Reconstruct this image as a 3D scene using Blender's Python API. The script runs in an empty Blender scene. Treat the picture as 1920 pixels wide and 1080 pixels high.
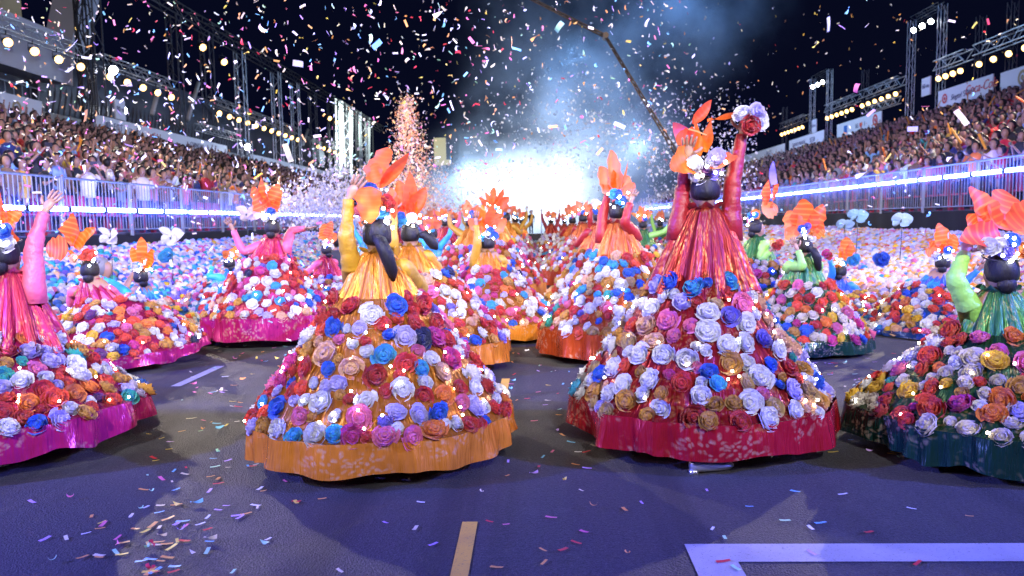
import bpy, bmesh, math, random
import numpy as np
from mathutils import Vector, Matrix, noise

random.seed(7)
rng = np.random.default_rng(7)
scene = bpy.context.scene
COL = scene.collection
PI = math.pi

# ------------------------------------------------------------------ camera
CAM_H = 1.36
FPX = 1450.0            # focal length in pixels of the 1920 wide photograph
ROLL, YAW, PITCH = -0.018, math.atan(53.3 / FPX), math.atan(125.1 / FPX)
CAM_R = Matrix.Rotation(YAW, 3, 'Z') @ Matrix.Rotation(PI / 2 - PITCH, 3, 'X') @ Matrix.Rotation(ROLL, 3, 'Z')
cam_data = bpy.data.cameras.new('camera')
cam = bpy.data.objects.new('camera', cam_data)
COL.objects.link(cam)
cam.location = (0, 0, CAM_H)
cam.rotation_euler = CAM_R.to_euler()
cam_data.sensor_width = 36.0
cam_data.lens = FPX / 1920 * 36.0
cam_data.clip_start = 0.05
cam_data.clip_end = 2000
cam_data.dof.use_dof = True
cam_data.dof.focus_distance = 4.3
cam_data.dof.aperture_fstop = 3.2
scene.camera = cam

# ------------------------------------------------------------------ world: night sky
world = bpy.data.worlds.new('World')
scene.world = world
world.use_nodes = True
wnt = world.node_tree
wbg = wnt.nodes['Background']
wbg.inputs['Color'].default_value = (0.09, 0.13, 0.55, 1)
wbg.inputs['Strength'].default_value = 0.022

scene.view_settings.view_transform = 'Standard'
scene.view_settings.look = 'None'
scene.view_settings.exposure = 0.0
scene.view_settings.gamma = 1.0
scene.view_settings.use_curve_mapping = False
scene.cycles.use_denoising = True
scene.cycles.max_bounces = 6
scene.cycles.diffuse_bounces = 3
scene.cycles.glossy_bounces = 2
scene.cycles.transmission_bounces = 3
scene.cycles.volume_bounces = 1
scene.cycles.transparent_max_bounces = 24
scene.cycles.sample_clamp_indirect = 6.0
scene.cycles.volume_step_rate = 1.0


def look_rot(src, dst):
    return (Vector(dst) - Vector(src)).to_track_quat('-Z', 'Y').to_euler()


def spot(name, loc, target, power, color, angle=80, blend=0.6, radius=0.12):
    d = bpy.data.lights.new(name, 'SPOT')
    d.energy = power
    d.color = color
    d.spot_size = math.radians(angle)
    d.spot_blend = blend
    d.shadow_soft_size = radius
    o = bpy.data.objects.new(name, d)
    COL.objects.link(o)
    o.location = loc
    o.rotation_euler = look_rot(loc, target)
    return o


# the stage lamps on the two lines of truss that run the length of the track, and added fill spots
WARM = (1.0, 0.86, 0.68)
WHITE = (0.95, 0.93, 1.0)
BLUE = (0.10, 0.13, 1.0)
VIOL = (0.56, 0.50, 1.0)
LAMP_SPOTS = [
    # location, target, watts, colour, cone
    ((-21.0, 30.0, 10.5), (-0.5, 5.5, 0.3), 25000, WARM, 40),
    ((21.0, 30.0, 10.5), (0.8, 5.5, 0.3), 25000, WARM, 40),
    ((-20.0, -6.0, 9.0), (0.0, 6.0, 0.8), 7200, VIOL, 60),
    ((20.0, -6.0, 9.0), (0.0, 6.0, 0.8), 7200, VIOL, 60),
    ((-20.0, -2.0, 10.0), (0.0, 3.5, 0.0), 66000, BLUE, 60),
    ((20.0, -2.0, 10.0), (0.0, 3.5, 0.0), 66000, BLUE, 60),
    ((-21.0, 8.0, 10.5), (0.0, 13.0, 0.8), 16000, (1.0, 0.84, 0.70), 44),
    ((21.0, 8.0, 10.5), (0.0, 13.0, 0.8), 16000, (1.0, 0.84, 0.70), 44),
    ((-21.0, 22.0, 10.5), (0.0, 30.0, 0.5), 24000, (1.0, 0.86, 0.74), 42),
    ((21.0, 22.0, 10.5), (0.0, 30.0, 0.5), 24000, (1.0, 0.86, 0.74), 42),
    ((-9.0, 24.0, 2.2), (-7.6, 32.0, 4.5), 9000, (1.0, 0.60, 0.26), 60),  # added spot off the truss, brightens the confetti column
    ((3.0, -7.0, 7.5), (0.0, 16.0, 7.0), 16000, WHITE, 75),  # added behind the camera to light the confetti in the air
    ((-3.0, -7.0, 7.5), (-6.0, 16.0, 6.0), 16000, WHITE, 75),  # added likewise, aimed at the air on the left
]
for loc, tgt, w, c, a in LAMP_SPOTS:
    spot('stage_and_fill_light', loc, tgt, w, c, a)
# crowd washes: spots added in mid-air to tint the stands violet
for sx in (-1, 1):
    for y in (14, 30, 50, 72):
        spot('crowd_wash_light', (sx * 8.0, y - 10, 13.0), (sx * 18.0, y + 4, 4.0), 1500 if sx < 0 else 4600, (0.82, 0.48, 0.95) if sx < 0 else (0.40, 0.27, 1.0), 80)
spot('facade_fill_light', (-17, 24, 3.0), (-28, 41, 11.5), 2600, (0.72, 0.66, 1.0), 75)  # added spot that brightens the left building
# floodlights in the smoke at the far end of the track, and added plume lights
for x, y, z, p, c in ((-4.0, 75, 4.0, 5200, (0.93, 0.97, 1.0)), (2.0, 74, 4.0, 6000, (0.93, 0.97, 1.0)),
                      (9.5, 73, 8.0, 900, (0.6, 0.82, 1.0)), (-7, 76, 6.0, 2600, (0.5, 0.74, 1.0)),
                      (12, 67, 21.0, 3600, (0.20, 0.46, 1.0)), (3, 66, 15.0, 6000, (0.28, 0.55, 1.0)), (19, 67, 27.0, 4200, (0.20, 0.46, 1.0))):  # high blue points added in mid-air to brighten the smoke plume
    d = bpy.data.lights.new('flood_and_plume_light', 'POINT')
    d.energy = p
    d.color = c
    d.shadow_soft_size = 0.8
    o = bpy.data.objects.new('flood_and_plume_light', d)
    COL.objects.link(o)
    o.location = (x, y, z)


# ------------------------------------------------------------------ pixel -> world helpers
def ray(px, py):
    return CAM_R @ Vector(((px - 960) / FPX, (540 - py) / FPX, -1.0))


def at(px, py, Y):
    d = ray(px, py)
    return Vector((0, 0, CAM_H)) + d * (Y / d.y)


def ground(px, py, z=0.0):
    d = ray(px, py)
    return Vector((0, 0, CAM_H)) + d * ((z - CAM_H) / d.z)


def side(px, py, X):
    d = ray(px, py)
    return Vector((0, 0, CAM_H)) + d * (X / d.x)


# ------------------------------------------------------------------ object helpers
def tag(o, label=None, cat=None, group=None, kind=None):
    if label:
        o['label'] = label
    if cat:
        o['category'] = cat
    if group:
        o['group'] = group
    if kind:
        o['kind'] = kind
    return o


def new_obj(name, data, parent=None, loc=None, color=None, mat=None):
    o = bpy.data.objects.new(name, data)
    COL.objects.link(o)
    if parent:
        o.parent = parent
    if mat is not None:
        o.matrix_local = mat
    elif loc is not None:
        o.location = loc
    if color is not None:
        o.color = (*color[:3], 1.0)
    return o


def empty(name, loc):
    o = bpy.data.objects.new(name, None)
    COL.objects.link(o)
    o.location = loc
    o.empty_display_size = 0.2
    return o


class MB:
    """collects vertices and faces for one mesh"""

    def __init__(self):
        self.v, self.f, self.m, self.uv = [], [], [], {}

    def add(self, vs, fs, mi=0):
        b = len(self.v)
        self.v.extend([tuple(p) for p in vs])
        self.f.extend([tuple(i + b for i in f) for f in fs])
        self.m.extend([mi] * len(fs))
        return b

    def box(self, lo, hi, mi=0):
        x0, y0, z0 = lo
        x1, y1, z1 = hi
        self.add([(x0, y0, z0), (x1, y0, z0), (x1, y1, z0), (x0, y1, z0), (x0, y0, z1), (x1, y0, z1), (x1, y1, z1), (x0, y1, z1)],
                 [(0, 3, 2, 1), (4, 5, 6, 7), (0, 1, 5, 4), (1, 2, 6, 5), (2, 3, 7, 6), (3, 0, 4, 7)], mi)

    def tube(self, pts, rad, n=8, mi=0, cap=True, flat=None):
        pts = [Vector(p) for p in pts]
        if not isinstance(rad, (list, tuple)):
            rad = [rad] * len(pts)
        vs, fs = [], []
        up = None
        for i, p in enumerate(pts):
            t = (pts[min(i + 1, len(pts) - 1)] - pts[max(i - 1, 0)])
            if t.length < 1e-9:
                t = Vector((0, 0, 1))
            t.normalize()
            if up is None:
                h = Vector((0, 0, 1)) if abs(t.z) < 0.9 else Vector((0, 1, 0))
                a = t.cross(h).normalized()
            else:
                a = (up - t * up.dot(t))
                a = a.normalized() if a.length > 1e-6 else t.orthogonal().normalized()
            up = a
            b = t.cross(a)
            r = rad[i]
            ra, rb = (r, r) if not isinstance(r, tuple) else r
            for k in range(n):
                w = 2 * PI * k / n
                vs.append(p + a * (ra * math.cos(w)) + b * (rb * math.sin(w)))
        for i in range(len(pts) - 1):
            for k in range(n):
                k2 = (k + 1) % n
                fs.append((i * n + k, i * n + k2, (i + 1) * n + k2, (i + 1) * n + k))
        if cap:
            fs.append(tuple(range(n - 1, -1, -1)))
            fs.append(tuple((len(pts) - 1) * n + k for k in range(n)))
        self.add(vs, fs, mi)

    def capsule(self, p0, p1, r0, r1, n=12, mi=0):
        p0, p1 = Vector(p0), Vector(p1)
        d = p1 - p0
        L = d.length
        t = d / L if L > 1e-9 else Vector((0, 0, 1))
        pts, rr = [], []
        for k in range(4):
            w = PI / 2 * (1 - k / 3.5)
            pts.append(p0 - t * (r0 * math.sin(w)))
            rr.append(max(r0 * math.cos(w), r0 * 0.03))
        pts.append(p0)
        rr.append(r0)
        pts.append(p1)
        rr.append(r1)
        for k in range(3, -1, -1):
            w = PI / 2 * (1 - k / 3.5)
            pts.append(p1 + t * (r1 * math.sin(w)))
            rr.append(max(r1 * math.cos(w), r1 * 0.03))
        self.tube(pts, rr, n, mi)

    def ellipsoid(self, c, r, nu=14, nv=9, mi=0, rot=None, fn=None):
        c = Vector(c)
        vs, fs = [], []
        for j in range(nv + 1):
            th = PI * j / nv
            for i in range(nu):
                ph = 2 * PI * i / nu
                u = Vector((math.sin(th) * math.cos(ph), math.sin(th) * math.sin(ph), math.cos(th)))
                s = fn(u) if fn else 1.0
                p = Vector((u.x * r[0] * s, u.y * r[1] * s, u.z * r[2] * s))
                if rot:
                    p = rot @ p
                vs.append(c + p)
        for j in range(nv):
            for i in range(nu):
                i2 = (i + 1) % nu
                a, b, cc, d = j * nu + i, j * nu + i2, (j + 1) * nu + i2, (j + 1) * nu + i
                if j == 0:
                    fs.append((a, d, cc))
                elif j == nv - 1:
                    fs.append((a, d, b))
                else:
                    fs.append((a, d, cc, b))
        # weld poles
        self.add(vs, fs, mi)

    def grid(self, fn, nu, nv, closed=False, mi=0, uv=True, keep=None):
        """fn(u, v) -> point; u in 0..1 (closed when asked), v in 0..1"""
        vs, fs, uvs = [], [], []
        cu = nu if closed else nu + 1
        for j in range(nv + 1):
            for i in range(cu):
                vs.append(fn(i / nu, j / nv))
        for j in range(nv):
            for i in range(nu):
                i2 = (i + 1) % cu if closed else i + 1
                if keep and not keep((i + .5) / nu, (j + .5) / nv):
                    continue
                fs.append((j * cu + i, j * cu + i2, (j + 1) * cu + i2, (j + 1) * cu + i))
                uvs.append(((i / nu, j / nv), ((i + 1) / nu, j / nv), ((i + 1) / nu, (j + 1) / nv), (i / nu, (j + 1) / nv)))
        f0 = len(self.f)
        self.add(vs, fs, mi)
        for k, q in enumerate(uvs):
            self.uv[f0 + k] = q

    def mesh(self, name, mats, smooth=True):
        me = bpy.data.meshes.new(name)
        me.from_pydata(self.v, [], self.f)
        for m in (mats if isinstance(mats, (list, tuple)) else [mats]):
            me.materials.append(m)
        if any(self.m):
            me.polygons.foreach_set('material_index', self.m)
        if self.uv:
            lay = me.uv_layers.new(name='UVMap').data
            for fi, q in self.uv.items():
                p = me.polygons[fi]
                for k, li in enumerate(p.loop_indices):
                    lay[li].uv = q[k]
        if smooth:
            me.polygons.foreach_set('use_smooth', [True] * len(me.polygons))
        me.update()
        return me

    def build(self, name, mats, parent=None, loc=None, smooth=True, color=None):
        return new_obj(name, self.mesh(name, mats, smooth), parent, loc, color)


def big_mesh(name, V, F, mat, colors=None, smooth=False):
    """V (n,3), F (m,k) numpy; colours per vertex"""
    me = bpy.data.meshes.new(name)
    k = F.shape[1]
    me.vertices.add(len(V))
    me.vertices.foreach_set('co', V.astype(np.float32).ravel())
    me.loops.add(F.size)
    me.loops.foreach_set('vertex_index', F.astype(np.int32).ravel())
    me.polygons.add(len(F))
    me.polygons.foreach_set('loop_start', np.arange(0, F.size, k, dtype=np.int32))
    me.polygons.foreach_set('use_smooth', np.full(len(F), smooth))
    me.materials.append(mat)
    if colors is not None:
        ca = me.color_attributes.new('tint', 'FLOAT_COLOR', 'POINT')
        c4 = np.ones((len(V), 4), dtype=np.float32)
        c4[:, :3] = colors
        ca.data.foreach_set('color', c4.ravel())
    me.update(calc_edges=True)
    me.validate()
    return me


# ------------------------------------------------------------------ materials
class NT:
    def __init__(self, name):
        self.mat = bpy.data.materials.new(name)
        self.mat.use_nodes = True
        self.t = self.mat.node_tree
        self.b = self.t.nodes['Principled BSDF']
        self.out = self.t.nodes['Material Output']

    def n(self, typ, **kw):
        nd = self.t.nodes.new(typ)
        for k, v in kw.items():
            if k.startswith('i_'):
                key = k[2:]
                nd.inputs[int(key) if key.isdigit() else key.replace('_', ' ')].default_value = v
            else:
                setattr(nd, k, v)
        return nd

    def l(self, a, b):
        self.t.links.new(a, b)

    def math(self, op, a, b=None, clamp=False):
        nd = self.t.nodes.new('ShaderNodeMath')
        nd.operation = op
        nd.use_clamp = clamp
        for i, x in enumerate((a, b)):
            if x is None:
                continue
            if isinstance(x, (int, float)):
                nd.inputs[i].default_value = x
            else:
                self.l(x, nd.inputs[i])
        return nd.outputs[0]

    def mix(self, fac, a, b, blend='MIX'):
        nd = self.t.nodes.new('ShaderNodeMix')
        nd.data_type = 'RGBA'
        nd.blend_type = blend
        for i, x in ((0, fac), (6, a), (7, b)):
            if isinstance(x, (int, float)):
                nd.inputs[i].default_value = x
            elif isinstance(x, (tuple, list)):
                nd.inputs[i].default_value = (*x[:3], 1)
            else:
                self.l(x, nd.inputs[i])
        return nd.outputs[2]

    def ramp(self, src, stops):
        nd = self.t.nodes.new('ShaderNodeValToRGB')
        el = nd.color_ramp.elements
        while len(el) < len(stops):
            el.new(0.5)
        for e, (p, c) in zip(el, stops):
            e.position = p
            e.color = (*c[:3], 1) if isinstance(c, (tuple, list)) else (c, c, c, 1)
        self.l(src, nd.inputs[0])
        return nd.outputs[0]

    def noise(self, scale, detail=4, rough=0.55, vec=None, out='Fac'):
        nd = self.n('ShaderNodeTexNoise', i_Scale=scale, i_Detail=detail, i_Roughness=rough)
        if vec is not None:
            self.l(vec, nd.inputs['Vector'])
        return nd.outputs[out]

    def obj_coord(self, which='Object'):
        return self.n('ShaderNodeTexCoord').outputs[which]

    def bump(self, h, strength=0.3, dist=0.01):
        nd = self.n('ShaderNodeBump', i_Strength=strength, i_Distance=dist)
        self.l(h, nd.inputs['Height'])
        self.l(nd.outputs[0], self.b.inputs['Normal'])

    def set(self, **kw):
        for k, v in kw.items():
            key = k.replace('_', ' ')
            if isinstance(v, (tuple, list)):
                v = (*v[:3], 1)
            self.b.inputs[key].default_value = v
        return self


def plain(name, col, rough=0.6, metal=0.0, var=0.25, scale=6.0, bump=0.0):
    t = NT(name)
    t.set(Roughness=rough, Metallic=metal)
    nz = t.noise(scale, 5, 0.6, t.obj_coord())
    c = t.mix(nz, tuple(x * (1 - var) for x in col), tuple(min(1, x * (1 + var)) for x in col))
    t.l(c, t.b.inputs['Base Color'])
    if bump:
        t.bump(nz, bump, 0.01)
    return t.mat


def emit(name, col, strength, sampled=True):
    t = NT(name)
    t.set(Base_Color=(0.02, 0.02, 0.02), Emission_Color=col, Emission_Strength=strength)
    if not sampled:
        t.mat.cycles.emission_sampling = 'NONE'
    return t.mat


M = {}
# crepe paper: colour per object, crinkled
def paper(name, scale, bump):
    t = NT(name)
    oi = t.n('ShaderNodeObjectInfo')
    nz = t.noise(scale, 3, 0.6, t.obj_coord())
    c = t.mix(nz, (0.62, 0.62, 0.62), (1.15, 1.15, 1.15))
    c = t.mix(1.0, oi.outputs['Color'], c, 'MULTIPLY')
    t.l(c, t.b.inputs['Base Color'])
    t.set(Roughness=0.75, Sheen_Weight=0.15)
    wv = t.n('ShaderNodeTexNoise', i_Scale=scale * 2.2, i_Detail=2.0)
    t.l(t.obj_coord(), wv.inputs['Vector'])
    t.bump(wv.outputs[0], bump, 0.15)
    tr = t.n('ShaderNodeBsdfTranslucent')
    t.l(c, tr.inputs[0])
    ms = t.n('ShaderNodeMixShader', i_0=0.22)
    t.l(t.b.outputs[0], ms.inputs[1])
    t.l(tr.outputs[0], ms.inputs[2])
    t.l(ms.outputs[0], t.out.inputs[0])
    return t.mat


M['paper'] = paper('crepe_paper', 3.0, 0.5)


def paper_tint(name):
    t = NT(name)
    a = t.n('ShaderNodeAttribute', attribute_name='tint')
    t.l(a.outputs['Color'], t.b.inputs['Base Color'])
    t.set(Roughness=0.8)
    return t.mat


M['paper_mass'] = paper_tint('paper_mass')
M['crowd_mass'] = paper_tint('crowd_cloth')


def confetti_mat():
    t = NT('confetti_paper')
    oi = t.n('ShaderNodeObjectInfo')
    t.l(oi.outputs['Color'], t.b.inputs['Base Color'])
    t.set(Roughness=0.45)
    tr = t.n('ShaderNodeBsdfTranslucent')
    t.l(oi.outputs['Color'], tr.inputs[0])
    ms = t.n('ShaderNodeMixShader', i_0=0.35)
    t.l(t.b.outputs[0], ms.inputs[1])
    t.l(tr.outputs[0], ms.inputs[2])
    t.l(ms.outputs[0], t.out.inputs[0])
    return t.mat


M['confetti'] = confetti_mat()
tm = NT('confetti_mass')
_a = tm.n('ShaderNodeAttribute', attribute_name='tint')
tm.l(_a.outputs['Color'], tm.b.inputs['Base Color'])
_tr = tm.n('ShaderNodeBsdfTranslucent')
tm.l(_a.outputs['Color'], _tr.inputs[0])
_ms = tm.n('ShaderNodeMixShader', i_0=0.4)
tm.l(tm.b.outputs[0], _ms.inputs[1])
tm.l(_tr.outputs[0], _ms.inputs[2])
tm.l(_ms.outputs[0], tm.out.inputs[0])
M['confetti_mass'] = tm.mat


def brocade(name, su, sv, gold=(0.75, 0.45, 0.14), amount=0.5, metal=0.55, medal=0.4, rough=0.3, wrk=2.0):
    """satin in the object's colour woven with scattered metallic flowers and a few spiral medallions; uses UV"""
    t = NT(name)
    oi = t.n('ShaderNodeObjectInfo')
    uv = t.obj_coord('UV')
    mp = t.n('ShaderNodeMapping')
    mp.inputs['Scale'].default_value = (su, sv, 1)
    t.l(uv, mp.inputs[0])
    wob = t.noise(2.3, 2, 0.5, mp.outputs[0], 'Color')
    add = t.n('ShaderNodeVectorMath', operation='MULTIPLY_ADD')
    t.l(wob, add.inputs[0])
    add.inputs[1].default_value = (0.5, 0.5, 0)
    t.l(mp.outputs[0], add.inputs[2])
    vo = t.n('ShaderNodeTexVoronoi', i_Scale=1.0, i_Randomness=0.8)
    vo.voronoi_dimensions = '2D'
    t.l(mp.outputs[0], vo.inputs['Vector'])
    rings = t.math('SINE', t.math('MULTIPLY', vo.outputs['Distance'], 46.0))
    sepc = t.n('ShaderNodeSeparateColor')
    t.l(vo.outputs['Color'], sepc.inputs[0])
    some = t.math('GREATER_THAN', sepc.outputs[0], 1 - medal)
    disc = t.math('MULTIPLY', t.math('LESS_THAN', vo.outputs['Distance'], 0.27), some)
    v2 = t.n('ShaderNodeTexVoronoi', i_Scale=6.5, i_Randomness=1.0)
    v2.voronoi_dimensions = '2D'
    t.l(add.outputs[0], v2.inputs['Vector'])
    leaf = t.ramp(v2.outputs['Distance'], [(0.15, 1.0), (0.42, 0.0)])
    area = t.ramp(t.noise(0.8, 3, 0.6, mp.outputs[0]), [(0.46, 0.0), (0.56, 1.0)])
    leaf = t.math('MULTIPLY', leaf, area)
    pat = t.math('MAXIMUM', t.math('MULTIPLY', disc, t.math('GREATER_THAN', rings, 0.1)), t.math('MULTIPLY', leaf, 0.8))
    thread = t.math('ADD', t.math('MULTIPLY', t.noise(14.0, 3, 0.7, mp.outputs[0]), 1.6), -0.25, )
    pat = t.math('MULTIPLY', t.math('MULTIPLY', pat, thread), amount)
    tone = t.mix(t.noise(1.6, 4, 0.6, mp.outputs[0]), (0.55, 0.55, 0.55), (1.15, 1.15, 1.15))
    base = t.mix(1.0, oi.outputs['Color'], tone, 'MULTIPLY')
    c = t.mix(pat, base, gold)
    t.l(c, t.b.inputs['Base Color'])
    t.l(t.math('ADD', t.math('MULTIPLY', pat, 0.3), metal), t.b.inputs['Metallic'])
    t.set(Roughness=rough)
    m2 = t.n('ShaderNodeMapping')
    m2.inputs['Scale'].default_value = (su * wrk, sv * 0.3, 1)
    t.l(uv, m2.inputs[0])
    cr = t.math('ADD', t.noise(1.6, 3, 0.55, m2.outputs[0]), t.math('MULTIPLY', t.noise(3.0, 3, 0.55, m2.outputs[0]), 0.4))
    t.bump(cr, 0.7, 0.05)
    return t.mat


M['band'] = brocade('brocade_band', 20, 0.8, gold=(0.85, 0.66, 0.45), amount=0.6, metal=0.38, medal=0.0, rough=0.24, wrk=2.4)
M['cape'] = brocade('brocade_cape', 14, 2.0, gold=(0.85, 0.48, 0.14), amount=0.6, metal=0.55, medal=0.0, rough=0.40)
M['skirt'] = brocade('brocade_skirt', 20, 5, gold=(0.8, 0.5, 0.2), amount=0.5, metal=0.5, medal=0.0, wrk=3.0)


def cloth_obj(name, rough=0.7, trans=0.0):
    t = NT(name)
    oi = t.n('ShaderNodeObjectInfo')
    nz = t.noise(9.0, 4, 0.6, t.obj_coord())
    c = t.mix(1.0, oi.outputs['Color'], t.mix(nz, (0.75, 0.75, 0.75), (1.1, 1.1, 1.1)), 'MULTIPLY')
    t.l(c, t.b.inputs['Base Color'])
    t.set(Roughness=rough, Sheen_Weight=0.04)
    t.bump(t.noise(17.0, 4, 0.6, t.obj_coord()), 0.6, 0.02)
    return t.mat


M['sleeve'] = cloth_obj('jersey_cloth', 0.5)
M['shirt'] = cloth_obj('shirt_cloth', 0.8)


def petal_mat(name, stripes):
    t = NT(name)
    oi = t.n('ShaderNodeObjectInfo')
    uv = t.obj_coord('UV')
    mp = t.n('ShaderNodeMapping')
    mp.inputs['Scale'].default_value = (0.8, 2.2, 1)
    t.l(uv, mp.inputs[0])
    wv = t.n('ShaderNodeTexWave', i_Scale=0.9, i_Distortion=3.2, i_Detail=1.5)
    wv.inputs['Detail Scale'].default_value = 0.9
    wv.bands_direction = 'Y'
    t.l(mp.outputs[0], wv.inputs['Vector'])
    st = t.ramp(wv.outputs['Fac'], [(0.55, 0.0), (0.95, 1.0)])
    sep = t.n('ShaderNodeSeparateXYZ')
    t.l(uv, sep.inputs[0])
    base = t.mix(t.ramp(sep.outputs[1], [(0.1, 0.0), (0.95, 0.7)]), oi.outputs['Color'], (0.88, 0.12, 0.02))
    c = t.mix(t.math('MULTIPLY', st, stripes), base, (0.95, 0.40, 0.10))
    t.l(c, t.b.inputs['Base Color'])
    t.set(Roughness=0.5)
    tr = t.n('ShaderNodeBsdfTranslucent')
    t.l(c, tr.inputs[0])
    ms = t.n('ShaderNodeMixShader', i_0=0.62)
    t.l(t.b.outputs[0], ms.inputs[1])
    t.l(tr.outputs[0], ms.inputs[2])
    t.l(ms.outputs[0], t.out.inputs[0])
    return t.mat


M['petal'] = petal_mat('painted_petal', 0.45)
M['petal_plain'] = petal_mat('silk_petal', 0.10)


def skin_mat():
    t = NT('skin')
    nz = t.noise(14, 4, 0.6, t.obj_coord())
    c = t.mix(nz, (0.24, 0.125, 0.08), (0.33, 0.18, 0.115))
    t.l(c, t.b.inputs['Base Color'])
    t.set(Roughness=0.5, Subsurface_Weight=0.08)
    t.b.inputs['Subsurface Radius'].default_value = (0.01, 0.004, 0.002)
    return t.mat


M['skin'] = skin_mat()


def hair_mat():
    t = NT('black_hair')
    mp = t.n('ShaderNodeMapping')
    mp.inputs['Scale'].default_value = (60, 60, 7)
    t.l(t.obj_coord(), mp.inputs[0])
    nz = t.noise(2.0, 4, 0.6, mp.outputs[0])
    c = t.mix(nz, (0.003, 0.003, 0.005), (0.016, 0.013, 0.015))
    t.l(c, t.b.inputs['Base Color'])
    t.set(Roughness=0.52)
    t.b.inputs['Specular IOR Level'].default_value = 0.3
    t.bump(nz, 0.6, 0.01)
    return t.mat


M['hair'] = hair_mat()
M['grey_hair'] = plain('grey_hair', (0.15, 0.15, 0.16), 0.6, 0, 0.4, 40, 0.4)
M['eye'] = plain('eye_white', (0.7, 0.68, 0.66), 0.3, 0, 0.02)
M['iris'] = plain('eye_dark', (0.02, 0.012, 0.01), 0.2, 0, 0.1)
M['lip'] = plain('lip_red', (0.4, 0.05, 0.06), 0.5)
M['silver'] = plain('silver_leather', (0.75, 0.75, 0.78), 0.28, 0.85, 0.1, 20, 0.1)
M['bulb'] = emit('fairy_bulb', (1.0, 0.86, 0.62), 38.0, False)
M['bulb_cool'] = emit('fairy_bulb_cool', (0.8, 0.9, 1.0), 45.0, False)
M['led'] = emit('led_tube', (0.12, 0.20, 1.0), 95.0, True)
M['lens'] = emit('lamp_lens', (1.0, 0.60, 0.20), 7.0, False)
M['lens_white'] = emit('lamp_lens_white', (0.9, 0.95, 1.0), 60.0, False)
M['flood'] = emit('flood_lens', (0.95, 0.98, 1.0), 60.0, False)
M['black_metal'] = plain('black_metal', (0.03, 0.03, 0.035), 0.45, 0.6)
M['alu'] = plain('truss_aluminium', (0.5, 0.51, 0.53), 0.35, 0.8, 0.15, 12)
M['dark_truss'] = plain('black_truss', (0.07, 0.07, 0.08), 0.45, 0.6, 0.3, 12)
M['steel'] = plain('galvanised_steel', (0.26, 0.28, 0.31), 0.45, 0.5, 0.2, 18)
M['drape'] = plain('black_drape', (0.012, 0.012, 0.016), 0.85, 0, 0.4, 3, 0.3)
M['deck'] = plain('stand_deck', (0.10, 0.10, 0.11), 0.8, 0, 0.3, 3)
M['banner'] = plain('white_vinyl', (0.72, 0.73, 0.76), 0.5, 0, 0.06, 0.8)
M['banner_red'] = plain('print_red', (0.62, 0.03, 0.04), 0.5, 0, 0.05)
M['print_dark'] = plain('print_dark', (0.12, 0.12, 0.2), 0.5, 0, 0.05)
M['print_blue'] = plain('print_blue', (0.03, 0.16, 0.5), 0.5, 0, 0.05)
M['print_pink'] = plain('print_pink', (0.7, 0.1, 0.3), 0.5, 0, 0.05)
M['seat_red'] = plain('red_plastic', (0.5, 0.03, 0.05), 0.45, 0, 0.15)
M['trouser'] = plain('dark_trousers', (0.03, 0.035, 0.06), 0.8)
M['wall_grey'] = plain('building_grey', (0.42, 0.42, 0.46), 0.6, 0, 0.15, 0.4)
M['wall_dark'] = plain('cladding_slate', (0.075, 0.08, 0.10), 0.55, 0.2, 0.25, 0.6)
M['wall_beige'] = plain('building_beige', (0.42, 0.33, 0.16), 0.7, 0, 0.2, 0.5)
M['fascia'] = plain('cream_fascia', (0.55, 0.54, 0.48), 0.6, 0, 0.1, 0.7)
M['boom'] = plain('boom_bronze', (0.10, 0.065, 0.04), 0.5, 0.4)
M['white_fabric'] = plain('white_fabric', (0.75, 0.78, 0.78), 0.8, 0, 0.1, 1.2, 0.3)
M['green_wire'] = plain('wire_stem', (0.05, 0.07, 0.06), 0.5)


def asphalt():
    t = NT('asphalt')
    co = t.obj_coord()
    big = t.noise(0.35, 4, 0.6, co)
    fine = t.noise(170, 2, 0.8, co)
    mid = t.noise(60, 4, 0.75, co)
    vo = t.n('ShaderNodeTexVoronoi', i_Scale=120.0)
    t.l(co, vo.inputs['Vector'])
    g = t.math('ADD', t.math('MULTIPLY', fine, 0.6), t.math('MULTIPLY', mid, 0.4))
    c = t.ramp(g, [(0.36, (0.008, 0.008, 0.009)), (0.5, (0.036, 0.034, 0.037)), (0.66, (0.13, 0.125, 0.125))])
    c = t.mix(t.ramp(big, [(0.35, 0.0), (0.7, 0.45)]), c, (0.03, 0.029, 0.031))
    mp = t.n('ShaderNodeMapping')
    mp.inputs['Scale'].default_value = (2.6, 0.045, 1)
    t.l(co, mp.inputs[0])
    tyre = t.ramp(t.noise(1.0, 4, 0.6, mp.outputs[0]), [(0.50, 0.0), (0.64, 0.6)])
    c = t.mix(tyre, c, (0.012, 0.012, 0.013))
    spots = t.ramp(t.noise(2.6, 5, 0.7, co), [(0.60, 0.0), (0.70, 0.5)])
    c = t.mix(spots, c, (0.016, 0.016, 0.018))
    pale = t.ramp(t.noise(1.1, 5, 0.75, co), [(0.56, 0.0), (0.72, 0.35)])
    c = t.mix(pale, c, (0.12, 0.115, 0.11))
    t.l(c, t.b.inputs['Base Color'])
    t.set(Roughness=0.72)
    h = t.math('ADD', vo.outputs['Distance'], mid)
    t.bump(h, 0.8, 0.008)
    return t.mat


M['asphalt'] = asphalt()


def road_paint(name, col):
    t = NT(name)
    co = t.obj_coord()
    w = t.ramp(t.noise(120, 4, 0.7, co), [(0.3, 0.0), (0.42, 1.0)])
    w2 = t.ramp(t.noise(4, 4, 0.6, co), [(0.3, 0.7), (0.6, 1.0)])
    c = t.mix(t.math('MULTIPLY', w, w2), (0.08, 0.075, 0.08), col)
    t.l(c, t.b.inputs['Base Color'])
    t.set(Roughness=0.6)
    t.bump(t.noise(190, 2, 0.6, co), 0.4, 0.004)
    return t.mat


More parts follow.
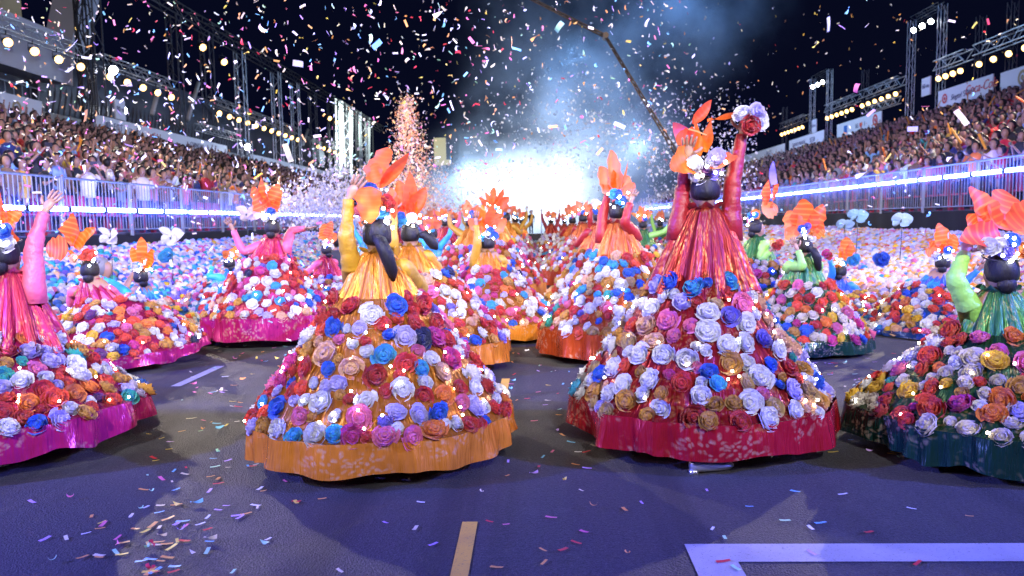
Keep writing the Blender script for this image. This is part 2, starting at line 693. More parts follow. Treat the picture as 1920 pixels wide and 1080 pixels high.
M['paint_white'] = road_paint('road_paint_white', (0.32, 0.32, 0.34))
M['paint_yellow'] = road_paint('road_paint_yellow', (0.62, 0.36, 0.05))

# ------------------------------------------------------------------ ground, road, markings
def sheet(name, x0, x1, y0, y1, z, mat, th=0.0):
    b = MB()
    if th:
        b.box((x0, y0, z - th), (x1, y1, z))
    else:
        b.add([(x0, y0, z), (x1, y0, z), (x1, y1, z), (x0, y1, z)], [(0, 1, 2, 3)])
    o = b.build(name, mat, smooth=False)
    return tag(o, kind='structure')


sheet('ground', -400, 400, -60, 700, -0.02, M['asphalt'])
sheet('road', -6.6, 6.0, -30, 200, 0.0, M['asphalt'])


def marking(pts, mat, label=None):
    b = MB()
    b.add([(x, y, 0.004) for x, y in pts], [tuple(range(len(pts)))])
    o = b.build('road_marking', mat, smooth=False)
    tag(o, kind='structure')


marking([(0.585, 3.15), (3.2, 3.15), (3.2, 2.98), (0.585, 2.98)], M['paint_white'])
marking([(0.585, 2.98), (0.765, 2.98), (0.765, 1.4), (0.585, 1.4)], M['paint_white'])
marking([(-0.345, 1.2), (-0.275, 1.2), (-0.30, 3.4), (-0.37, 3.4)], M['paint_yellow'])
for k in range(1, 9):
    marking([(-0.345, 3.4 + 3.2 * k - 1.0), (-0.275, 3.4 + 3.2 * k - 1.0), (-0.275, 3.4 + 3.2 * k), (-0.345, 3.4 + 3.2 * k)], M['paint_yellow'])
    marking([(-3.18, 6.42 + 3.4 * (k - 1)), (-3.09, 6.42 + 3.4 * (k - 1)), (-3.09, 7.35 + 3.4 * (k - 1)), (-3.18, 7.35 + 3.4 * (k - 1))], M['paint_white'])
marking([(2.2, 6.55), (2.3, 6.55), (2.3, 7.3), (2.2, 7.3)], M['paint_yellow'])

# ------------------------------------------------------------------ grandstands
ST = {-1: dict(x0=-9.5, z0=1.24, rise=0.24, y0=6), 1: dict(x0=10.45, z0=1.44, rise=0.285, y0=9)}
NROW, RUN, YEND = 18, 0.82, 100


def stand(sx):
    s = ST[sx]
    who = 'left' if sx < 0 else 'right'
    root = empty('grandstand', (s['x0'], s['y0'], 0))
    tag(root, f'long tiered grandstand full of people on the {who} of the road', 'grandstand')
    for k in range(NROW):
        b = MB()
        z1 = s['z0'] + s['rise'] * k
        xa, xb = 0.15 + RUN * k, 0.15 + RUN * (k + 1)
        b.box((sx * xa if sx > 0 else -xb, 0, 0), (sx * xb if sx > 0 else -xa, YEND - s['y0'], z1))
        b.build('tier', M['deck'], root, smooth=False)
    # red plastic seats along the first tier
    b = MB()
    b.box((-0.2, -0.2, 0.40), (0.2, 0.2, 0.44))
    b.box((0.16, -0.2, 0.44), (0.2, 0.2, 0.86))
    b.box((-0.05, -0.05, 0), (0.05, 0.05, 0.40))
    me = b.mesh('seat', M['seat_red'], False)
    for k in range(70):
        o = new_obj('seat', me, root)
        o.location = (sx * 0.62, 3.0 + 0.55 * k, s['z0'])
        if sx < 0:
            o.rotation_euler.z = PI
    return root


stand(-1)
stand(1)


def unit_bar_mesh(mat):
    b = MB()
    b.tube([(0, 0, 0), (0, 0, 1)], 1.0, 6)
    return b.mesh('bar', mat)


BAR = {k: unit_bar_mesh(M[k]) for k in ('alu', 'dark_truss', 'steel', 'black_metal')}


def bar(name, p0, p1, r, mat, parent):
    p0, p1 = Vector(p0), Vector(p1)
    d = p1 - p0
    L = d.length
    m = Matrix.Translation(p0) @ d.to_track_quat('Z', 'Y').to_matrix().to_4x4() @ Matrix.Diagonal((r, r, L, 1))
    return new_obj(name, BAR[mat], parent, mat=m)


# drape under the rail, rail panels, LED tubes
def drape(sx, z0, z1, x, y0, y1):
    def f(u, v):
        y = y0 + (y1 - y0) * u
        z = z0 + (z1 - z0) * v
        w = (0.03 + 0.05 * (1 - v)) * noise.noise(Vector((y * 1.3, v * 0.7, sx * 3.0))) + 0.02 * math.sin(y * 5.2 + 2 * math.sin(y))
        return (x + w, y, z)
    b = MB()
    b.grid(f, 420, 5)
    o = b.build('drape_wall', M['drape'])
    tag(o, 'black cloth drape hung below the railing of the ' + ('left' if sx < 0 else 'right') + ' stand', 'drape')


drape(-1, 0.0, 1.22, -9.56, 4, 100)
drape(1, 0.0, 1.42, 10.52, 6, 100)

_ones = ['', 'first', 'second', 'third', 'fourth', 'fifth', 'sixth', 'seventh', 'eighth', 'ninth', 'tenth', 'eleventh', 'twelfth', 'thirteenth', 'fourteenth',
         'fifteenth', 'sixteenth', 'seventeenth', 'eighteenth', 'nineteenth']
_tens = [('twenty', 'twentieth'), ('thirty', 'thirtieth'), ('forty', 'fortieth'), ('fifty', 'fiftieth'), ('sixty', 'sixtieth'), ('seventy', 'seventieth')]


def _ordinal(n):
    if n < 20:
        return _ones[n]
    t, o = divmod(n, 10)
    return _tens[t - 2][1] if o == 0 else f'{_tens[t - 2][0]}-{_ones[o]}'


ORD = ['nearest'] + [_ordinal(n) for n in range(2, 80)]


def rails(sx, zb, zt, zl, x, y0, n, ledmul):
    who = 'left' if sx < 0 else 'right'
    W = 2.6
    for k in range(n):
        y = y0 + W * k
        root = empty('railing_panel', (x, y, zb))
        tag(root, f'steel barrier panel along the {who} stand, {ORD[k]} from the camera', 'railing', f'barrier panels on the {who} stand')
        h = zt - zb
        bar('top_rail', (0, 0, h), (0, W - 0.04, h), 0.024, 'steel', root)
        bar('bottom_rail', (0, 0, 0.09), (0, W - 0.04, 0.09), 0.022, 'steel', root)
        bar('post', (0, 0.01, -0.05), (0, 0.01, h + 0.02), 0.03, 'steel', root)
        bar('post', (0, W - 0.06, -0.05), (0, W - 0.06, h), 0.03, 'steel', root)
        bar('foot', (0.0, 0.01, 0.02), (sx * 0.35, 0.01, 0.02), 0.025, 'steel', root)
        if k < 12:
            for q in range(1, 20):
                bar('baluster', (0, q * W / 20, 0.09), (0, q * W / 20, h), 0.011, 'steel', root)
        else:
            b = MB()
            for q in range(1, 20):
                b.tube([(0, q * W / 20, 0.09), (0, q * W / 20, h)], 0.012, 4, cap=False)
            o = b.build('balusters', M['steel'], root)
            o['kind'] = 'stuff'
    # LED tubes fixed along the rail, road side
    L = 1.3
    b = MB()
    b.tube([(0, 0.055, 0), (0, L - 0.055, 0)], 0.045, 10)
    tube = b.mesh('diffuser', M['led'])
    b = MB()
    b.box((-0.03, 0.0, -0.055), (0.03, L, -0.042))
    b.box((-0.05, 0.0, -0.055), (0.05, 0.05, 0.05))
    b.box((-0.05, L - 0.05, -0.055), (0.05, L - 0.002, 0.05))
    hous = b.mesh('housing', M['black_metal'], False)
    m = int(n * W / L)
    for k in range(m):
        root = empty('led_tube', (x - sx * 0.10, y0 + L * k, zl))
        tag(root, f'glowing blue-white LED tube on the {who} railing, {ORD[k]} along from the camera', 'light tube', f'LED tubes along the {who} railing')
        new_obj('diffuser', tube, root)
        new_obj('housing', hous, root)


rails(-1, 1.24, 2.39, 1.76, -9.5, 7.4, 28, 1)
rails(1, 1.44, 2.59, 2.28, 10.45, 11.2, 26, 1)


# ------------------------------------------------------------------ banners at the back of the stands
def text_obj(txt, size, mat, parent, loc, rot, shear=0.0):
    cu = bpy.data.curves.new('lettering', 'FONT')
    cu.body = txt
    cu.size = size
    cu.align_x = 'CENTER'
    cu.align_y = 'CENTER'
    cu.extrude = 0.006
    cu.shear = shear
    cu.materials.append(mat)
    tmp = bpy.data.objects.new('tmp', cu)
    COL.objects.link(tmp)
    me = bpy.data.meshes.new_from_object(tmp.evaluated_get(bpy.context.evaluated_depsgraph_get()))
    bpy.data.objects.remove(tmp)
    bpy.data.curves.remove(cu)
    me.materials.clear()
    me.materials.append(mat)
    o = new_obj('lettering', me, parent, loc)
    o.rotation_euler = rot
    o['kind'] = 'stuff'
    return o


def disc(mb, c, r, mi=0, n=24, r_in=0.0, sx=1):
    vs, fs = [], []
    for k in range(n):
        w = 2 * PI * k / n
        vs.append((c[0], c[1] + r * math.cos(w), c[2] + r * math.sin(w)))
        vs.append((c[0], c[1] + r_in * math.cos(w), c[2] + r_in * math.sin(w)))
    for k in range(n):
        a, b2 = 2 * k, 2 * ((k + 1) % n)
        fs.append((a, b2, b2 + 1, a + 1))
    mb.add(vs, fs, mi)


def banner(sx, y0, y1, x, z0, z1, label, marks, group='white sponsor banners'):
    root = empty('banner', (x, y0, z0))
    tag(root, label, 'banner', group)
    b = MB()
    b.box((-0.03, 0, 0), (0.03, y1 - y0, z1 - z0))
    b.build('vinyl_sheet', M['banner'], root, smooth=False)
    fx = -sx * 0.05
    rot = (PI / 2, 0, -sx * PI / 2)
    h = z1 - z0
    for kind, u, v, s, mat in marks:
        y = u * (y1 - y0)
        if kind.startswith('t:'):
            text_obj(kind[2:], s, M[mat], root, (fx, y, v * h), rot)
        elif kind.startswith('i:'):
            text_obj(kind[2:], s, M[mat], root, (fx, y, v * h), rot, 0.35)
        elif kind == 'ring':
            b = MB()
            disc(b, (fx, y, v * h), s, 0, 24, s * 0.6)
            disc(b, (fx, y, v * h), s * 0.35, 0)
            o = b.build('emblem', M[mat], root, smooth=False)
        elif kind == 'square':
            b = MB()
            b.box((min(fx, fx * 1.1), y - s, v * h - s), (max(fx, fx * 1.1), y + s, v * h + s))
            b.build('emblem', M[mat], root, smooth=False)
        elif kind == 'heart':
            b = MB()
            pts = []
            for k in range(28):
                w = 2 * PI * k / 28
                hx = 16 * math.sin(w) ** 3
                hz = 13 * math.cos(w) - 5 * math.cos(2 * w) - 2 * math.cos(3 * w) - math.cos(4 * w)
                pts.append((fx, y + hx * s / 16, v * h + hz * s / 16))
            b.add(pts, [tuple(range(28))])
            b.build('emblem', M[mat], root, smooth=False)
    for k in range(int((y1 - y0) / 2.5) + 1):
        bar('post', (sx * 0.06, 0.1 + k * 2.5, -0.6), (sx * 0.06, 0.1 + k * 2.5, h), 0.03, 'dark_truss', root)
    return root


XB = 25.2
banner(1, 44.5, 50.4, XB, 7.75, 9.0, 'white banner with red cursive soft drink lettering above the right stand',
       [('i:Coca-Cola', 0.20, 0.60, 0.75, 'banner_red'), ('t:SG', 0.45, 0.5, 0.5, 'print_dark'), ('t:MAP', 0.36, 0.5, 0.42, 'print_dark'),
        ('ring', 0.86, 0.55, 0.3, 'banner_red'), ('i:Singtel', 0.64, 0.5, 0.45, 'print_dark')])
banner(1, 58.5, 67.0, XB, 7.75, 8.95, 'white banner with red rosette emblem and blue square, right stand',
       [('ring', 0.12, 0.55, 0.42, 'banner_red'), ('heart', 0.42, 0.5, 0.28, 'banner_red'), ('t:I', 0.34, 0.5, 0.5, 'print_dark'),
        ('t:SG', 0.51, 0.5, 0.5, 'print_dark'), ('square', 0.78, 0.5, 0.32, 'print_blue')])
banner(1, 70.0, 79.5, XB, 7.75, 8.9, 'white banner with grey print between light towers on right stand',
       [('t:SG50', 0.3, 0.5, 0.6, 'print_dark'), ('t:GRAND PARADE', 0.7, 0.5, 0.5, 'print_dark')])
banner(1, 81.0, 99.0, XB, 7.75, 8.8, 'plain long white banner at the far end of right stand', [('t:SELECT', 0.3, 0.5, 0.6, 'print_dark')])
banner(1, 37.2, 43.8, XB, 7.75, 8.9, 'white banner with brown picture print at the right edge',
       [('square', 0.4, 0.5, 0.4, 'print_pink'), ('ring', 0.7, 0.5, 0.4, 'wall_beige')])
XL = -25.0
banner(-1, 43.6, 62.0, XL, 6.75, 7.8, 'long white banner with SELECT print behind the left crowd',
       [('t:SELECT', 0.10, 0.55, 0.55, 'print_dark'), ('square', 0.055, 0.55, 0.14, 'print_dark'), ('i:Joyful', 0.34, 0.5, 0.6, 'banner_red'),
        ('t:GRAND', 0.22, 0.5, 0.4, 'print_dark'), ('t:CHINGAY', 0.7, 0.5, 0.5, 'print_dark')])
banner(-1, 31.0, 38.8, XL, 6.6, 7.8, 'lilac white banner with round black emblem at far left',
       [('ring', 0.2, 0.5, 0.3, 'print_dark'), ('ring', 0.75, 0.5, 0.34, 'wall_beige')])
banner(-1, 67.0, 99.0, XL, 6.6, 7.6, 'plain white banner beyond the scaffold gate on left stand', [('t:PARADE', 0.2, 0.5, 0.6, 'print_dark')])
for sx, y, x, z, lab in ((-1, 46.2, XL, 7.85, 'small white 80 m distance sign above the left banner'),
                         (1, 52.0, XB, 9.0, 'small white sign standing on top of the right banner'),
                         (1, 72.5, XB, 8.95, 'small white sign farther along the right banner')):
    root = empty('distance_sign', (x, y, z))
    tag(root, lab, 'sign')
    b = MB()
    b.box((-0.04, -0.55, 0.0), (0.04, 0.55, 1.15))
    b.build('sign_board', M['banner'], root, smooth=False)
    text_obj('80 m' if sx < 0 else '60 m', 0.42, M['print_dark'], root, (-sx * 0.06, 0, 0.6), (PI / 2, 0, -sx * PI / 2))


# ------------------------------------------------------------------ trusses, towers, stage lamps
def truss(p0, p1, w, h, mat, label, group, seg=None, r=0.035):
    p0, p1 = Vector(p0), Vector(p1)
    root = empty('truss', p0)
    tag(root, label, 'truss', group)
    d = p1 - p0
    L = d.length
    t = d / L
    a = Vector((1, 0, 0))
    b = t.cross(a).normalized()
    cs = [a * (sx * w / 2) + b * (sz * h / 2) for sx, sz in ((-1, -1), (1, -1), (1, 1), (-1, 1))]
    for c in cs:
        bar('chord', c, c + d, r, mat, root)
    n = max(2, int(L / (seg or h)))
    for k in range(n):
        q0, q1 = t * (L * k / n), t * (L * (k + 1) / n)
        for i in range(4):
            c0, c1 = cs[i], cs[(i + 1) % 4]
            if i in (0, 1, 3):
                s0, s1 = (c0, c1) if k % 2 == 0 else (c1, c0)
                bar('brace', q0 + s0, q1 + s1, r * 0.6, mat, root)
    return root


def lamp_mesh():
    h = MB()
    h.tube([(0, 0.34, 0), (0, 0.25, 0), (0, 0.0, 0), (0, -0.10, 0), (0, -0.22, 0)], [0.08, 0.14, 0.16, 0.17, 0.21], 12)
    l = MB()
    l.tube([(0, -0.225, 0), (0, -0.245, 0), (0, -0.26, 0)], [0.20, 0.18, 0.05], 14)
    y = MB()
    y.tube([(-0.21, 0, 0), (-0.21, 0, 0.32), (0.21, 0, 0.32), (0.21, 0, 0)], 0.02, 6)
    y.tube([(0, 0, 0.32), (0, 0, 0.5)], 0.03, 6)
    return h.mesh('housing', M['black_metal']), l.mesh('lens', M['lens']), l.mesh('lens', M['lens_white']), y.mesh('yoke', M['black_metal'])


LAMP = lamp_mesh()
lamp_n = {}


def stage_lamp(p, target, where, white=False, sc=1.0):
    root = empty('stage_lamp', p)
    d = Vector(target) - Vector(p)
    root.rotation_euler = (0, 0, math.atan2(d.x, -d.y))
    root.scale = (sc, sc, sc)
    k = lamp_n.get(where, 0)
    lamp_n[where] = k + 1
    tag(root, f"{'white' if white else 'warm'} glowing stage lamp hung {where}, {ORD[k]} along", 'lamp', f'stage lamps {where}')
    tilt = math.atan2(-d.z, math.hypot(d.x, d.y))
    h = new_obj('housing', LAMP[0], root)
    h.rotation_euler.x = tilt
    l = new_obj('lens', LAMP[2 if white else 1], h)
    new_obj('yoke', LAMP[3], root)


TX = {-1: -26.0, 1: 26.0}
# left: lamp truss along z 11.5, upper black truss z 17, towers behind the banner
LZ = 11.4
for i, (ya, yb) in enumerate(((35.0, 44.6), (46.0, 55.4), (62.0, 84.0), (90.0, 104.0))):
    nm = ['nearest', 'second', 'third', 'far'][i]
    truss((TX[-1], ya, LZ), (TX[-1], yb, LZ), 0.6, 0.6, 'alu', f'{nm} silver lamp truss along the left stand', 'left lamp trusses', 0.75)
    n = [5, 5, 11, 6][i]
    for k in range(n):
        y = ya + 0.8 + (yb - ya - 1.6) * k / (n - 1)
        stage_lamp((TX[-1] + 0.1, y, LZ - 0.85), (-2, y - 18, 0), f'under the {nm} left truss', sc=1.05)
truss((TX[-1], 52.0, 17.0), (TX[-1], 130.0, 17.0), 0.7, 0.9, 'dark_truss', 'long dark overhead truss on top of the left towers', None, 1.6, 0.05)
truss((-24.6, 56, 8.6), (-24.6, 63.5, 8.6), 0.5, 0.5, 'alu', 'short low truss in front of the dark left facade', None, 0.7)
for i, y in enumerate((45.3, 55.9, 61.4, 68.2, 77.5, 83.5, 90, 98, 106, 116)):
    hz = 19.5 if i == 0 else 16.5
    r = truss((TX[-1], y, 5.5), (TX[-1] + 0.02, y, hz), 0.75 if i else 0.9, 0.75 if i else 0.9, 'dark_truss' if i in (0, 1, 2, 6, 7) else 'alu',
              f'{ORD[i]} truss tower standing behind the left banner', 'left truss towers', 0.9, 0.05)
for p, w in (((-25.6, 46.6, 10.9), True), ((-25.6, 47.4, 8.6), True), ((-25.8, 60.0, 15.2), False), ((-25.8, 64.0, 14.9), False), ((-25.8, 96, 14.5), False), ((-25.8, 99, 14.4), False), ((-24.4, 64.5, 8.0), True)):
    stage_lamp(p, (-2, p[1] - 18, 0), 'on a left tower', w, 1.3)
# black cable bundles and speaker on the first tower
b = MB()
for k in range(9):
    x = -26 + 0.9 * (random.random() - .5)
    y = 45.3 + 0.8 * (random.random() - .5)
    pts = [(x + 0.35 * noise.noise(Vector((k, z * .5, 0))), y - .5 + 0.3 * noise.noise(Vector((k, z * .5, 9))), z) for z in np.linspace(7, 19.5, 14)]
    b.tube(pts, 0.05, 5)
tag(b.build('cable_bundle', M['black_metal']), 'black cables hanging down the nearest left tower', 'cable')
# right
RZ = 10.9
for i, (ya, yb) in enumerate(((42.3, 47.6), (48.6, 52.2), (57.2, 64.0), (65.0, 71.5), (77.0, 84.5))):
    nm = ['nearest', 'second', 'third', 'fourth', 'far'][i]
    truss((TX[1], ya, RZ), (TX[1], yb, RZ), 0.6, 0.6, 'alu', f'{nm} silver lamp truss along the right stand', 'right lamp trusses', 0.75)
    n = [4, 4, 6, 6, 7][i]
    for k in range(n):
        y = ya + 0.5 + (yb - ya - 1.0) * k / (n - 1)
        stage_lamp((TX[1] - 0.1, y, RZ - 0.85), (2, y - 18, 0), f'under the {nm} right truss', sc=0.85)
for i, y in enumerate((45.0, 48.1, 52.6, 56.8, 64.5, 72.2, 76.6, 85.0)):
    hz = {3: 14.9, 2: 14.9, 5: 14.5, 6: 14.5}.get(i, 13.0)
    truss((TX[1] + 0.4, y, 6.0), (TX[1] + 0.42, y, hz), 0.4, 0.4, 'alu' if i in (2, 3, 5, 6) else 'dark_truss', f'{ORD[i]} slim truss tower standing behind the right banner', 'right truss towers', 0.7, 0.02)
for (ya, yb, z, nm) in ((52.8, 56.6, 14.9, 'nearer'), (72.4, 76.4, 14.4, 'farther')):
    truss((TX[1] + 0.4, ya, z), (TX[1] + 0.4, yb, z), 0.4, 0.4, 'dark_truss', f'{nm} high black lamp bar between two right towers', 'right high lamp bars', 0.7, 0.02)
    for k in range(3):
        stage_lamp((TX[1] + 0.2, ya + 0.7 + (yb - ya - 1.4) * k / 2, z - 0.8), (2, ya - 18, 0), f'on the {nm} high right bar', True, 0.85)
truss((TX[1] - 0.3, 57.0, 9.5), (TX[1] - 0.3, 62.5, 9.5), 0.4, 0.5, 'alu', 'short low truss resting above the right banner', None, 0.6, 0.03)
# lamp bars that carry the lights behind and beside the camera
for i, (sx, ya, yb) in enumerate(((-1, -10, 12), (1, -10, 12), (-1, 18, 34), (1, 18, 34))):
    s = 'left' if sx < 0 else 'right'
    truss((sx * 20.9, ya, 11.4), (sx * 20.9, yb, 11.4), 0.6, 0.6, 'alu', f"{s} lamp truss {'beside the camera' if i < 2 else 'ahead of the camera'} above the stand", None, 0.9) if i < 2 else None

# ------------------------------------------------------------------ left building
bld = empty('pit_building', (-29, 30, 0))
tag(bld, 'long grey building with ribbed dark cladding and cream fascia behind the left stand', 'building')


def part(name, mat, lo, hi):
    b = MB()
    b.box(lo, hi)
    return b.build(name, M[mat], bld, smooth=False)


part('lower_wall', 'wall_dark', (-2, -14, 0), (0, 90, 8.2))
b = MB()
for k in range(150):                                             # ribs of the cladding, lower curved facade
    y = 15.0 + k * 0.55
    b.tube([(0.3, y, 8.2), (0.55, y, 9.4), (0.45, y, 10.6), (-0.1, y, 11.6), (-1.0, y, 12.3)], 0.05, 4, cap=False)
o = b.build('cladding_ribs', M['dark_truss'], bld)
o['kind'] = 'stuff'
b = MB()


def facade(u, v):
    w = v * 2.2
    return (0.25 + 0.3 * math.sin(min(w, 1.57) * 1.6) - 1.4 * max(0, v - .55), 14.0 + 84 * u, 8.2 + 4.4 * v)


b.grid(facade, 60, 10)
b.build('curved_facade', M['wall_dark'], bld)
part('cream_fascia', 'fascia', (-0.2, -14, 7.65), (0.6, 60, 8.15))
part('dark_recess', 'wall_dark', (-1.5, -14, 8.16), (0.1, 14.8, 10.2))
# overhanging grey roof slab at the near end
b = MB()
b.add([(2.3, -14, 10.0), (2.2, 14.6, 9.6), (-4, 14.6, 10.3), (-4, -14, 10.6), (2.4, -14, 12.7), (2.3, 14.6, 12.3), (-4, 14.6, 13.4), (-4, -14, 13.4)],
      [(0, 1, 5, 4), (1, 2, 6, 5), (2, 3, 7, 6), (3, 0, 4, 7), (0, 3, 2, 1), (4, 5, 6, 7)])
b.build('roof_canopy', M['wall_grey'], bld, smooth=False)
part('upper_wall', 'wall_beige', (-3.4, 0, 13.45), (-1.2, 15.6, 22))
part('window_band', 'wall_dark', (-3.3, -14, 13.95), (-1.1, -0.02, 22))
b = MB()
b.add([(-1.6, 17.5, 11.4), (0.2, 17.5, 11.4), (0.2, 19.2, 11.4), (-1.6, 19.2, 11.4), (-1.2, 21.6, 23), (0.6, 21.6, 23), (0.6, 23.9, 23), (-1.2, 23.9, 23)],
      [(0, 3, 2, 1), (4, 5, 6, 7), (0, 1, 5, 4), (1, 2, 6, 5), (2, 3, 7, 6), (3, 0, 4, 7)])
b.build('slanted_pillar', M['wall_grey'], bld, smooth=False)
b = MB()
for k in range(40):
    b.box((0.62, -13.5 + k * 0.7, 8.2), (0.66, -13.46 + k * 0.7, 9.3))
b.box((0.6, -13.8, 9.3), (0.68, 14.5, 9.36))
o = b.build('balcony_rail', M['steel'], bld, smooth=False)
o['kind'] = 'stuff'
for k, (px, py, px2, py2) in enumerate(((372, 155, 352, 225), (300, 155, 285, 215), (545, 235, 540, 265), (577, 243, 568, 272))):
    a, c = side(px, py, -27.2), side(px2, py2, -27.2)
    bb = MB()
    bb.tube([a, c], 0.16, 8)
    tag(bb.build('white_strut', M['fascia']), f'{ORD[k]} slanted white strut in front of the dark left building', 'strut', 'slanted white struts')

# bright fabric screens on scaffold far left
for k, y in enumerate((101, 106.5, 112, 118)):
    root = empty('fabric_screen', (-26.5, y, 4))
    tag(root, f'{ORD[k]} tall white fabric screen lit up on the left scaffold', 'screen', 'lit white screens')
    b = MB()
    b.grid(lambda u, v: (0.3 * math.sin(5 * u + 2 * v), u * 4.6, 14 * v), 10, 12)
    b.build('fabric', M['white_fabric'], root)
    bar('pole', (0.4, -0.3, 0), (0.4, 0.9, 13.5), 0.16, 'black_metal', root)
    bar('pole', (0.4, 4.7, 0), (0.4, 5.0, 13.5), 0.12, 'black_metal', root)
spot('screen_lamp_light', (-18, 92, 5), (-26.5, 109, 10), 200000, (0.85, 1.0, 0.97), 75)
# scaffold gate on the left bank top
root = empty('scaffold_gate', (-24.7, 63.5, 6.6))
tag(root, 'white lit scaffold gate standing at the end of the long left banner', 'gate')
for q in range(4):
    bar('post', (0, q * 1.1, 0), (0, q * 1.1, 1.9), 0.05, 'alu', root)
bar('crossbar', (0, 0, 1.9), (0, 3.3, 1.9), 0.05, 'alu', root)
bar('crossbar', (0, 0, 1.1), (0, 3.3, 1.1), 0.03, 'alu', root)

# distant things at the end of the track
root = empty('billboard', at(826, 280, 130))
tag(root, 'dim yellow billboard far behind the confetti burst', 'billboard')
b = MB()
b.box((-1.1, 0, -1.7), (0.9, 0.2, 1.9))
b.box((-1.1, 0.01, -2.6), (1.6, 0.19, -1.72))
b.build('panel', emit('yellow_panel', (0.75, 0.62, 0.2), 0.5, False), root, smooth=False)
bar('post', (0, 0.3, -14), (0, 0.3, 2), 0.2, 'black_metal', root)
root = empty('tower_block', (-12, 210, 0))
tag(root, 'distant dark tower block with rows of dim windows behind the smoke', 'building')
b = MB()
b.box((-9, 0, 0), (9, 10, 25))
b.build('wall', plain('far_wall', (0.015, 0.018, 0.03)), root, smooth=False)
b = MB()
b.box((-0.9, -0.08, -0.35), (0.9, 0.0, 0.35))
wm = b.mesh('window', emit('far_window', (0.7, 0.75, 0.8), 0.10, False), False)
for r_ in range(6):
    for c_ in range(7):
        if random.random() < 0.75:
            new_obj('window', wm, root, (-7.2 + 2.4 * c_, -0.02, 10 + 2.5 * r_))

# ------------------------------------------------------------------ camera crane behind the red dancer
root = empty('boom_crane', (at(1300, 500, 26).x, 26, 0))
tag(root, 'long bronze boom crane arm angled up over the road into the dark sky', 'crane')
o0 = root.location
pA, pB, pC = at(1300, 340, 26), at(1135, 68, 26.5), at(1000, -10, 27)
pD = at(860, -70, 27.5)
for nm, q0, q1, r in (('lower_boom', pA, pB, 0.06), ('upper_boom', pB, pD, 0.045)):
    q0, q1 = q0 - o0, q1 - o0
    d = (q1 - q0)
    off = d.cross(Vector((0, 1, 0))).normalized() * r
    for s in (-1, 1):
        for e in (-1, 1):
            bb = MB()
            bb.tube([q0 + off * s * 1.0 + Vector((0, e * r, 0)), q1 + off * s * 0.45 + Vector((0, e * r * .5, 0))], 0.022, 6)
            bb.build(nm, M['boom'], root)
    for k in range(22):
        bar('brace', q0 + d * (k / 22) + off * (1 - .55 * k / 22) * (1 if k % 2 else -1), q0 + d * ((k + 1) / 22) + off * (1 - .55 * (k + 1) / 22) * (-1 if k % 2 else 1), 0.022, 'black_metal', root)
bb = MB()
bb.tube([(0, -.2, 0), (0, .2, 0)], 0.10, 14)
j = bb.build('elbow_joint', M['boom'], root, smooth=False)
j.location = pB - o0
bb = MB()
bb.tube([(0, 0, 0.5), (0, 0, 3.0)], 0.2, 10)
bb.tube([(0, 0, 3.0), tuple(pA - o0)], 0.2, 10)
bb.build('mast', M['boom'], root)
bb = MB()
bb.box((-1.0, -1.3, 0.35), (1.0, 1.3, 0.6))
bb.build('cart', M['black_metal'], root, smooth=False)
for sx in (-1, 1):
    for sy in (-1, 1):
        bb = MB()
        bb.tube([(sx * 0.9, sy * 1.0, 0.3), (sx * 1.12, sy * 1.0, 0.3)], 0.3, 16)
        bb.build('wheel', M['black_metal'], root)

# ------------------------------------------------------------------ smoke
def smoke(name, label, lo, hi, blobs, dens, nscale, col=(0.72, 0.84, 1.0)):
    b = MB()
    b.box(lo, hi)
    t = NT(name)
    t.t.nodes.remove(t.b)
    vol = t.n('ShaderNodeVolumePrincipled')
    vol.inputs['Color'].default_value = (*col, 1)
    vol.inputs['Anisotropy'].default_value = 0.25
    co = t.n('ShaderNodeTexCoord').outputs['Object']
    tot = None
    for (cx, cy, cz), (rx, ry, rz), s in blobs:
        sub = t.n('ShaderNodeVectorMath', operation='SUBTRACT')
        t.l(co, sub.inputs[0])
        sub.inputs[1].default_value = (cx, cy, cz)
        mul = t.n('ShaderNodeVectorMath', operation='MULTIPLY')
        t.l(sub.outputs[0], mul.inputs[0])
        mul.inputs[1].default_value = (1 / rx, 1 / ry, 1 / rz)
        ln = t.n('ShaderNodeVectorMath', operation='LENGTH')
        t.l(mul.outputs[0], ln.inputs[0])
        mr = t.n('ShaderNodeMapRange', interpolation_type='SMOOTHSTEP')
        t.l(ln.outputs['Value'], mr.inputs['Value'])
        mr.inputs['From Min'].default_value = 1.0
        mr.inputs['From Max'].default_value = 0.1
        mr.inputs['To Min'].default_value = 0.0
        mr.inputs['To Max'].default_value = s
        tot = mr.outputs[0] if tot is None else t.math('ADD', tot, mr.outputs[0])
    nz = t.noise(nscale, 5, 0.62, co)
    puff = t.n('ShaderNodeMapRange')
    t.l(nz, puff.inputs['Value'])
    puff.inputs['From Min'].default_value = 0.44
    puff.inputs['From Max'].default_value = 0.66
    d = t.math('MULTIPLY', t.math('MULTIPLY', tot, t.math('ADD', puff.outputs[0], 0.06)), dens)
    t.l(d, vol.inputs['Density'])
    t.l(vol.outputs[0], t.out.inputs['Volume'])
    o = b.build(name, t.mat, smooth=False)
    tag(o, label, 'smoke', kind='stuff')
    return o


smoke('smoke', 'bright blue white stage smoke drifting at the end of the road', (-22, 62, 0.05), (26, 92, 34),
      [((-1.5, 75, 1.0), (20, 12, 12), 0.75), ((3, 75, 10), (13, 12, 11), 0.5), ((9.5, 73, 9.0), (6, 8, 6), 0.45),
       ((15, 74, 20.0), (10, 9, 9), 0.40), ((5, 76, 18), (15, 12, 12), 0.30), ((19, 74, 27), (7, 8, 6.5), 0.65)], 0.22, 0.17)


